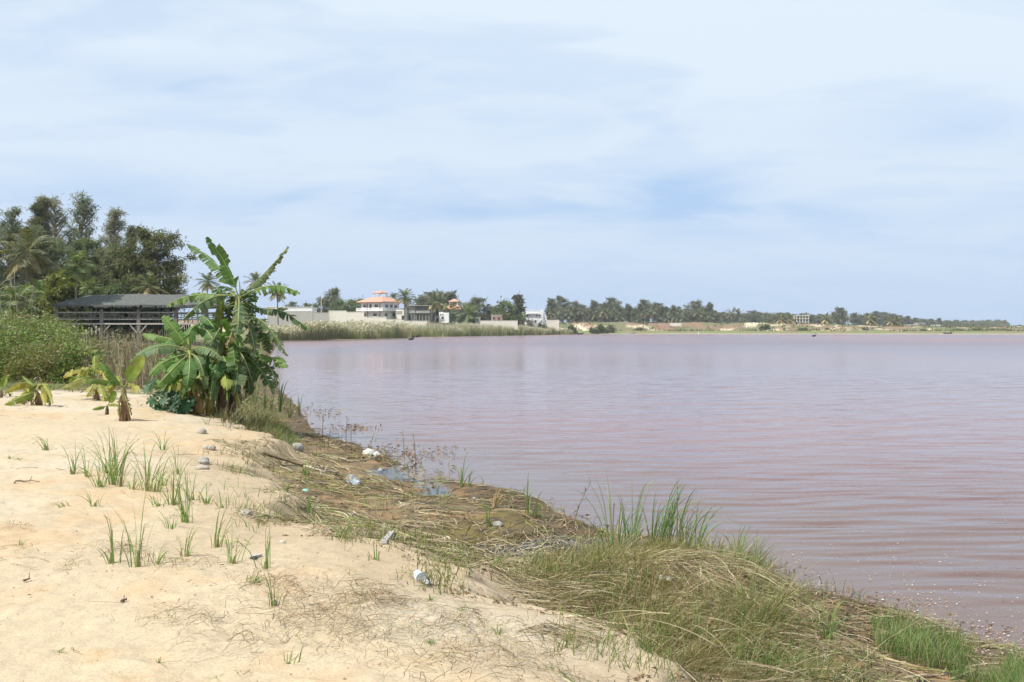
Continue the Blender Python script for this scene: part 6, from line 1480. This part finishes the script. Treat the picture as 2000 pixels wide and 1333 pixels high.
tufts = [(840, 1174, 20, 'dark green low tuft just below the labelled bottle'), (842, 1260, 22, 'bright green tuft below the dark one, on bare sand'), (972, 1240, 26, 'tuft at the right margin of the open sand'), (464, 1315, 14, 'faint small tuft near the bottom edge, middle'), (115, 1273, 10, 'flat tuft at lower left, the larger of two'), (117, 1309, 8, 'flat tuft at lower left, the smaller below'),
         (205, 1309, 8, 'tiny tuft right of the flat pair'), (310, 1297, 18, 'star shaped pale tuft at lower left centre'), (422, 1325, 12, 'wide flat tuft near the bottom edge'), (465, 1318, 14, 'twin tuft right of the wide flat one'), (215, 1331, 8, 'tuft cut by the bottom edge at lower left'), (22, 1207, 8, 'faint flat tuft at the left edge'), (185, 1212, 6, 'barely visible tuft on pale sand'), (40, 1066, 16, 'small three bladed seedling at the left edge'), (1075, 1310, 22, 'tuft at the foot of the grassy bank'), (700, 1165, 14, 'thin tuft beside the brown root clump'), (560, 960, 22, 'green tuft in the litter below the sand crest'), (900, 1195, 16, 'sparse tuft at the edge of the sand shelf'), (20, 897, 14, 'dark little weed at the left edge behind the bowing shoot'), (36, 899, 8, 'flat little weed beside the dark one')]
for i, (px, py, h, lab) in enumerate(tufts):
    shoot('grass_tuft', lab, 'grass', px, py, h, 16 if h > 12 else 22, .1, .8 if h > 12 else 1.6, GT, w=.006, droop=.4, seed=200 + i, r0=.012)
GC = 'cattails at the water edge'
cat_cols = ((.09, .16, .045), (.07, .135, .04), (.12, .19, .055))
cats = [(1194, 1087, 140, 9, -.12, .25, .35, 'tall pale footed cattail, leftmost of the big group'), (1207, 1094, 92, 8, .1, .3, .35, 'shorter cattail right of the pale footed one'), (1229, 1085, 95, 5, .1, .2, .3, 'slim upright cattail in the left half of the big group'), (1238, 1087, 128, 9, .30, .16, .55, 'arching cattail with tips bowed to the right'), (1272, 1082, 105, 9, .1, .25, .35, 'dense cattail in the centre of the big group'), (1290, 1078, 128, 11, .38, .18, .55, 'fullest cattail bowing right in the centre'),
        (1305, 1076, 112, 9, .30, .22, .5, 'yellowing cattail right of the fullest one'), (1325, 1077, 118, 9, .32, .25, .5, 'cattail in the right half with crossed blades'), (1340, 1082, 92, 8, .35, .3, .5, 'low cattail before the right half of the group'), (1360, 1085, 105, 9, .40, .28, .5, 'rightmost cattail with blades reaching over the lake'), (1167, 1098, 62, 4, .05, .15, .25, 'small thin cattail left of the big group by the dark pool'),
        (902, 952, 58, 6, .20, .3, .4, 'lone cattail shoot at the water edge near the middle'), (914, 950, 30, 4, .3, .3, .4, 'small yellow shoot beside the lone cattail'), (955, 1030, 50, 5, -.1, .2, .3, 'yellow green broken cattail on the wet margin'), (1030, 1006, 62, 5, .05, .2, .3, 'pale footed thin cattail standing in the water'), (1044, 1012, 50, 5, .3, .35, .4, 'dark stemmed cattail beside the pale footed thin one'),
        (1616, 1253, 78, 7, .55, .3, .75, 'cattail bowing right over the shells'), (1480, 1110, 60, 8, .3, .4, .4, 'spiky grass at the right end of the grassy bank'), (1440, 1095, 62, 8, .3, .4, .4, 'spiky dark grass on the crest of the grassy bank')]
for i, (px, py, h, n, ln, sp, dr, lab) in enumerate(cats):
    shoot('cattail', lab, 'cattail', px, py, h * 1.32, int(n * 1.4), ln, sp, GC, cat_cols, (.42, .33, .12) if i in (0, 3, 5, 6, 14) else (.24, .27, .09), .0135, dr, 300 + i, .026)
for i, (px, py, h, n, lab) in enumerate([(517, 803, 62, 8, 'dark reed standing in shadowed water beside the bananas'), (498, 800, 52, 7, 'dark reed close to the hanging banana leaves'), (530, 806, 45, 6, 'short dark reed between two taller ones'), (547, 805, 66, 8, 'dark reed at the outer end of the bank'), (566, 818, 46, 7, 'spreading reed standing in open water, left one'), (585, 814, 48, 6, 'spreading reed standing in open water, right one')]):
    shoot('reed', lab, 'reed', px, py, h, n, .05, .22, 'reeds by the bananas', ((.06, .10, .035), (.05, .08, .03), (.09, .13, .045)), (.2, .16, .07), .02, .25, 340 + i, .03)
shoot('dry_cattail', 'withered brown cattail folded over at the water edge', 'cattail', 966, 992, 44, 9, .2, .3, None, ((.34, .24, .13), (.26, .18, .09), (.40, .31, .19)), (.3, .2, .1), .022, .8, 360, .03, (.25, .16, .08))
# thin dry stems standing in the shallows
for i, (px, py, h, lab) in enumerate([(630, 868, 60, 'thin dry stem in the shallows nearest the grass cushion'), (675, 885, 70, 'thin dry stem with side twigs left of the white bag'), (685, 888, 55, 'second thin dry stem left of the white bag'), (722, 882, 45, 'pale dry stem behind the white bag'), (790, 896, 52, 'thin dark stem right of the white bag'), (812, 905, 62, 'pale thin stem right of the dark one'), (640, 880, 40, 'short thin stem by the round stone'), (877, 935, 38, 'short thin stem left of the lone cattail'), (1109, 1035, 40, 'slim seed headed stem standing in the water'), (1117, 1037, 95, 'long leaning pale stem in the water left of the cattails'), (800, 945, 40, 'dark curled stem on the wet margin'), (750, 905, 30, 'short reddish stem by the white bag')]):
    x, y, z = ground_at(px, py); k = y / FPX; rs = np.random.default_rng(i); H = h * k
    t = thing('dead_reed', lab, 'plant', (x, y, z - .02), 0, 'dry stems in the shallows'); ln = rs.normal(0, .12) if i != 9 else .38
    g = Geo(); P = bez([(0, 0, 0), (ln * H * .4, 0, H * .55), (ln * H, 0, H)], 6); c = pick([(.24, .18, .11), (.30, .26, .15), (.16, .11, .07)], 1)[0]; tube(g, P, np.linspace(.005, .0025, 6) * (.6 + y / 20), 4, c, cap=False); g.build('stem', M['bark'], t)
    g = Geo(); m = 12; j = rs.integers(1, 6, m); d = nrm(rs.normal(size=(m, 3)) + np.array([0, 0, .5])); ll = rs.uniform(.03, .09, m)[:, None] * (H / .5)
    ribbons(g, P[j], P[j] + d * ll * .5, P[j] + d * ll, .008 * (.5 + y / 20), rs.normal(size=(m, 3)), 2, np.tile(c * 1.1, (m, 1)), 'leaf'); g.build('twig', M['dry'], t)
# floating rusty weed in the shallows
def floating():
    g = Geo()
    for px, py, r, n in ((560, 803, .5, 160), (600, 812, .5, 150), (640, 838, .35, 110), (685, 836, .3, 90), (700, 838, .25, 60), (605, 870, .3, 70), (650, 873, .3, 80), (830, 884, .35, 120), (850, 893, .3, 70), (760, 868, .3, 30), (820, 893, .3, 60), (1150, 1055, .15, 40), (1060, 1000, .2, 50), (960, 985, .3, 70), (740, 880, .3, 120), (780, 890, .35, 130), (830, 925, .3, 100), (725, 900, .3, 120), (700, 880, .3, 90), (1640, 1195, .12, 60), (1690, 1215, .18, 90), (1600, 1180, .1, 60)):
        n = int(n * .55); x, y = pl(px, py); X = x + rng.normal(0, r, n); Y = y + rng.normal(0, r * 1.6, n); L_ = rng.uniform(.02, .09, n) * (.5 + y / 20); a = rng.uniform(0, 6.28, n)
        P0 = np.stack([X, Y, np.full(n, .004) + np.maximum(land(X, Y)[0], 0)], 1); D = np.stack([np.cos(a) * L_, np.sin(a) * L_, rng.uniform(0, .6, n) * L_], 1)
        ribbons(g, P0, P0 + D * .5 + np.array([0, 0, .01]), P0 + D, rng.uniform(.008, .02, n) * (.5 + y / 20), rand_dirs(n), 2, pick([(.20, .12, .07), (.26, .17, .08), (.14, .095, .06), (.32, .25, .13)], n), 'leaf')
    o = g.build('floating_weed', M['dry']); tag(o, 'rusty floating weed in patches on the shallow water', None, None, 'stuff')
floating()

# ------------------------------------------------------------------ stones, husks, rubbish, driftwood
def blob(name, mat, label, cat, px, py, wpx, hpx, seed, group=None, lobes=1, part_='body', dz=.35, rough=.25, c=(1, 1, 1)):
    x, y, z = ground_at(px, py); k = y / FPX; rx, rz_ = wpx * k / 2, hpx * k / 2
    t = thing(name, label, cat, (x, y, z), seed * 1.1 * 0, group); g = Geo(); rs = np.random.default_rng(seed)
    for q in range(lobes):
        nu, nv = 22, 12; u = np.linspace(0, 2 * PI, nu, endpoint=False); v = np.linspace(.02, PI - .02, nv); U, V_ = np.meshgrid(u, v)
        d = np.stack([np.cos(U) * np.sin(V_), np.sin(U) * np.sin(V_), np.cos(V_)], -1)
        r = 1 + rough * (fbm(d[..., 0] * 2 + seed, d[..., 1] * 2 + d[..., 2] * 1.7 + q * 5, seed, 3) - .5) * 2
        s = .62 if lobes > 1 else 1; off = np.array([(q - (lobes - 1) / 2) * rx * .95, -q * .15 * rx, rz_ * dz * (1 if lobes == 1 else .7)])
        P = d * r[..., None] * np.array([rx * s, rx * .8 * s, rz_ * (s if lobes == 1 else .85)]) + off
        i = np.arange(nv - 1)[:, None] * nu; j = np.arange(nu)[None]; Q = np.stack([i + j, i + nu + j, i + nu + (j + 1) % nu, i + (j + 1) % nu], -1).reshape(-1, 4)
        g.add(P.reshape(-1, 3), Q, c)
    g.build(part_, M[mat], t, True); return t
M['bag'] = leafy('white_plastic', .35, .35, 20, .9, 1.08, .5); M['blackbag'] = plain('black_plastic', (.025, .026, .03), .3, 12, .7, 1.3, spec=.6)
blob('coconut_husk', 'husk', 'bleached coconut husk near the top of the sand crest', 'husk', 394, 848, 18, 17, 1, rough=.12)
blob('coconut_husk', 'husk', 'split pale coconut husk in two halves below the first husk', 'husk', 408, 878, 26, 15, 2, lobes=2, rough=.12)
blob('coconut_husk', 'stone', 'rough grey husk, upper of the pair beside the sand ledge', 'husk', 398, 907, 24, 16, 3)
blob('coconut_husk', 'husk', 'flat broken husk, lower of the pair beside the sand ledge', 'husk', 395, 917, 26, 12, 4)
blob('stone', 'stone', 'round grey brown stone at the end of the grass cushion', 'stone', 582, 882, 26, 22, 5, dz=.5)
blob('stone', 'stone', 'small grey stone under the grass cushion by the sand', 'stone', 447, 836, 9, 9, 6)
blob('stone', 'stone', 'pale flat stone half buried in the litter', 'stone', 481, 1008, 24, 14, 7)
blob('stone', 'stone', 'pale rock on the wet margin near the broken cattail', 'stone', 971, 1030, 22, 12, 8)
blob('stone', 'stone', 'grey stone among the shells at lower right', 'stone', 1886, 1243, 13, 9, 9)
blob('plastic_scrap', 'bag', 'small white plastic scrap in the grass patch on the sand', 'rubbish', 364, 978, 8, 9, 21, rough=.5, c=(.7, .7, .75)); blob('plastic_scrap', 'bag', 'crumpled teal and white plastic scrap in the litter', 'rubbish', 598, 962, 15, 10, 22, rough=.5, c=(.35, .62, .52))
blob('plastic_scrap', 'bag', 'small blue grey plastic cup on the wet margin', 'rubbish', 743, 922, 10, 8, 23, rough=.3, c=(.42, .46, .58)); blob('plastic_scrap', 'bag', 'white plastic wrapper in the litter in front of the sand tongue', 'rubbish', 551, 1062, 11, 9, 24, rough=.5, c=(.7, .68, .66)); blob('plastic_scrap', 'bag', 'pale blue plastic bit beside the marsh grass', 'rubbish', 925, 978, 9, 8, 25, rough=.5, c=(.5, .55, .65))
blob('plastic_bag', 'blackbag', 'crumpled black plastic bag at the dark pool', 'bag', 1107, 1076, 34, 20, 26, rough=.6, dz=.3)
blob('plastic_scrap', 'blackbag', 'small dark scrap at the right of the sand tongue', 'rubbish', 497, 1094, 14, 6, 27, rough=.5)
def white_bag(label, px, py, parts, seed):
    x, y, z = ground_at(px, py); k = y / FPX; t = thing('plastic_bag', label, 'bag', (x, y, z)); 
    for q, (ox, oz, w, h) in enumerate(parts):
        nu, nv = 26, 14; u = np.linspace(0, 2 * PI, nu, endpoint=False); v = np.linspace(.03, PI - .03, nv); U, V_ = np.meshgrid(u, v)
        d = np.stack([np.cos(U) * np.sin(V_), np.sin(U) * np.sin(V_), np.cos(V_)], -1)
        r = 1 + .5 * (np.abs(fbm(d[..., 0] * 3 + q * 7, d[..., 2] * 3 + d[..., 1] * 2, seed, 4) - .5) * 2 - .3)
        P = d * r[..., None] * np.array([w, w * .8, h]) * k / 2 + np.array([ox * k, 0, oz * k]); g = Geo(); i = np.arange(nv - 1)[:, None] * nu; j = np.arange(nu)[None]
        g.add(P.reshape(-1, 3), np.stack([i + j, i + nu + j, i + nu + (j + 1) % nu, i + (j + 1) % nu], -1).reshape(-1, 4), (.78, .78, .78)); g.build('bag_fold' if q else 'bag_body', M['bag'], t)
white_bag('crumpled white plastic bag at the water edge among rusty weed', 724, 890, [(-4, 5, 24, 16), (11, 1, 18, 13)], 31)
white_bag('dirty white plastic bag pressed into the bank grass', 1300, 1139, [(0, 8, 40, 8), (-10, 11, 22, 6)], 33)
# bottles
def clear_plastic():
    m, nt, out = new_mat('clear_plastic'); p = N(nt, 'ShaderNodeBsdfPrincipled'); p.inputs['Base Color'].default_value = (.86, .9, .93, 1); p.inputs['Roughness'].default_value = .08; p.inputs['Transmission Weight'].default_value = .88; p.inputs['IOR'].default_value = 1.2; L(nt, p.outputs[0], out.inputs[0]); return m
M['pet'] = clear_plastic(); M['cap'] = plain('pale_cap', (.6, .65, .72), .4)
def label_mat():
    m, nt, out = new_mat('bottle_label'); p = N(nt, 'ShaderNodeBsdfPrincipled'); p.inputs['Roughness'].default_value = .5
    tc = N(nt, 'ShaderNodeTexCoord'); v = N(nt, 'ShaderNodeTexVoronoi', Scale=60); L(nt, tc.outputs['Object'], v.inputs['Vector']); nz = N(nt, 'ShaderNodeTexNoise', Scale=22); L(nt, tc.outputs['Object'], nz.inputs['Vector'])
    mr = N(nt, 'ShaderNodeMapRange'); mr.inputs['From Min'].default_value = .50; mr.inputs['From Max'].default_value = .56; L(nt, nz.outputs['Fac'], mr.inputs['Value'])
    mx = N(nt, 'ShaderNodeMixRGB'); L(nt, mr.outputs[0], mx.inputs[0]); mx.inputs[1].default_value = (.78, .79, .8, 1); mx.inputs[2].default_value = (.42, .46, .52, 1); L(nt, mx.outputs[0], p.inputs['Base Color']); L(nt, p.outputs[0], out.inputs[0]); return m
M['label'] = label_mat()
def bottle(label, p_a, p_b, r, with_label):
    a = np.array(ground_at(*p_a)); b = np.array(ground_at(*p_b)); d = b - a; Ln = np.linalg.norm(d[:2]); Ln = min(Ln, .34)
    rot = math.atan2(d[1], d[0]); pitch = math.asin(max(-.4, min(.4, d[2] / max(Ln, .01))))
    t = thing('plastic_bottle', label, 'bottle', (a[0], a[1], a[2] + r * .75)); t.rotation_euler = (0, -pitch, rot)
    prof = [(0, .6), (.015, .95), (.05, 1), (.12, .97), (.2, 1), (.3, .97), (.42, 1), (.55, .96), (.66, 1), (.76, .9), (.86, .55), (.91, .36), (.94, .34)]
    g = Geo(); P = np.array([(u * Ln, 0, 0) for u, _ in prof]); tube(g, P, [q * r for _, q in prof], 18, (1, 1, 1)); g.build('bottle_body', M['pet'], t, True)
    g = Geo(); tube(g, [(Ln * .945, 0, 0), (Ln * .985, 0, 0), (Ln, 0, 0)], [r * .42, r * .42, r * .36], 14, (1, 1, 1)); g.build('cap', M['cap'], t)
    if with_label: g = Geo(); tube(g, [(Ln * .16, 0, 0), (Ln * .3, 0, 0), (Ln * .5, 0, 0)], r * 1.02, 20, (1, 1, 1), cap=False); g.build('bottle_label', M['label'], t, True)
bottle('clear plastic bottle with white printed label lying on the sand ledge', (813, 1130), (842, 1156), .036, True)
bottle('dusty clear bottle without label lying in the litter', (683, 941), (713, 955), .062, False)
def plank(label, a, b, w, th, mat, name='plank', cat='plank'):
    A = np.array(ground_at(*a)); B = np.array(ground_at(*b)); t = thing(name, label, cat, tuple(A + [0, 0, th * .6])); g = Geo(); d = B - A; n = 8
    tt = np.linspace(0, 1, n); P = d * tt[:, None] + np.random.default_rng(int(a[0])).normal(0, th * .05, (n, 3)); s = nrm(np.cross(d, (0, 0, 1))); up = nrm(np.cross(s, d))
    V = [p + s * i * w / 2 + up * j * th / 2 for p in P for i, j in ((-1, -1), (1, -1), (1, 1), (-1, 1))]; Q = [(0, 1, 2, 3), (4 * n - 1, 4 * n - 2, 4 * n - 3, 4 * n - 4)]
    for i in range(n - 1):
        for q in range(4): Q.append((i * 4 + q, (i + 1) * 4 + q, (i + 1) * 4 + (q + 1) % 4, i * 4 + (q + 1) % 4))
    g.add(V, Q); g.build('board', M[mat], t)
plank('short grey weathered plank lying in the litter', (749, 1064), (766, 1044), .05, .025, 'palewood')
plank('short grey slat on the sand tongue', (486, 1093), (510, 1088), .03, .015, 'palewood')
def stick(label, pts, r, c, seed):
    P = [np.array(ground_at(*p)) for p in pts]; o = P[0]; t = thing('driftwood_stick', label, 'stick', tuple(o), 0, 'driftwood sticks on the margin'); Q = bez([p - o + np.array([0, 0, r * 1.5]) for p in P], 9) + np.random.default_rng(seed).normal(0, r * .6, (9, 3))
    g = Geo(); tube(g, Q, np.linspace(r, r * .55, 9), 6, c); g.build('stick', M['bark'], t, True)
    g = Geo(); q = Q[5]; tube(g, [q, q + (Q[8] - Q[5]) * .25 + np.array([0, 0, r * 5])], [r * .5, r * .25], 5, c); g.build('side_twig', M['bark'], t)
stick('long dark stick leading from the sand crest into the litter', [(512, 890), (580, 912), (650, 928)], .022, (.16, .11, .07), 1); stick('pale straight stick lying above the clear bottle', [(594, 916), (625, 923), (662, 930)], .02, (.42, .36, .28), 2)
stick('bleached branch lying before the white bag', [(678, 906), (715, 900), (735, 893)], .014, (.40, .35, .28), 3); stick('thin curved branch at the water edge right of the white bag', [(782, 916), (805, 912), (812, 898)], .012, (.34, .30, .22), 4)
stick('pale straw stick lying across the front of the dark pool', [(960, 1100), (985, 1113), (1000, 1118)], .008, (.45, .38, .26), 5); stick('straw stick crossing the grassy bank below the cattails', [(1155, 1122), (1230, 1118), (1330, 1106)], .010, (.46, .39, .26), 6)
stick('long pale stick on the grassy bank, leaning left', [(1275, 1143), (1290, 1165), (1306, 1185)], .009, (.45, .35, .21), 7); stick('second pale stick on the grassy bank, crossing the first', [(1282, 1142), (1320, 1170), (1350, 1200)], .008, (.40, .30, .18), 8)
stick('bleached thin stick curving in the lower right litter', [(1607, 1262), (1612, 1290), (1630, 1325)], .007, (.5, .46, .42), 9); stick('pale stick below the sedge strip in the lower right corner', [(1770, 1326), (1830, 1322), (1870, 1315)], .008, (.46, .42, .30), 10)
stick('dark stick floating at the edge of the shells', [(1590, 1195), (1660, 1213), (1735, 1225)], .008, (.12, .075, .05), 11); stick('short brown stick on the lower left sand', [(45, 1138), (52, 1136), (60, 1135)], .007, (.2, .13, .08), 12); stick('small dark stick end on the middle left sand', [(236, 1180), (241, 1178), (246, 1177)], .007, (.18, .12, .08), 13); stick('thin dark stick lying left of the grass patch', [(28, 945), (52, 944), (76, 945)], .010, (.26, .20, .13), 14)
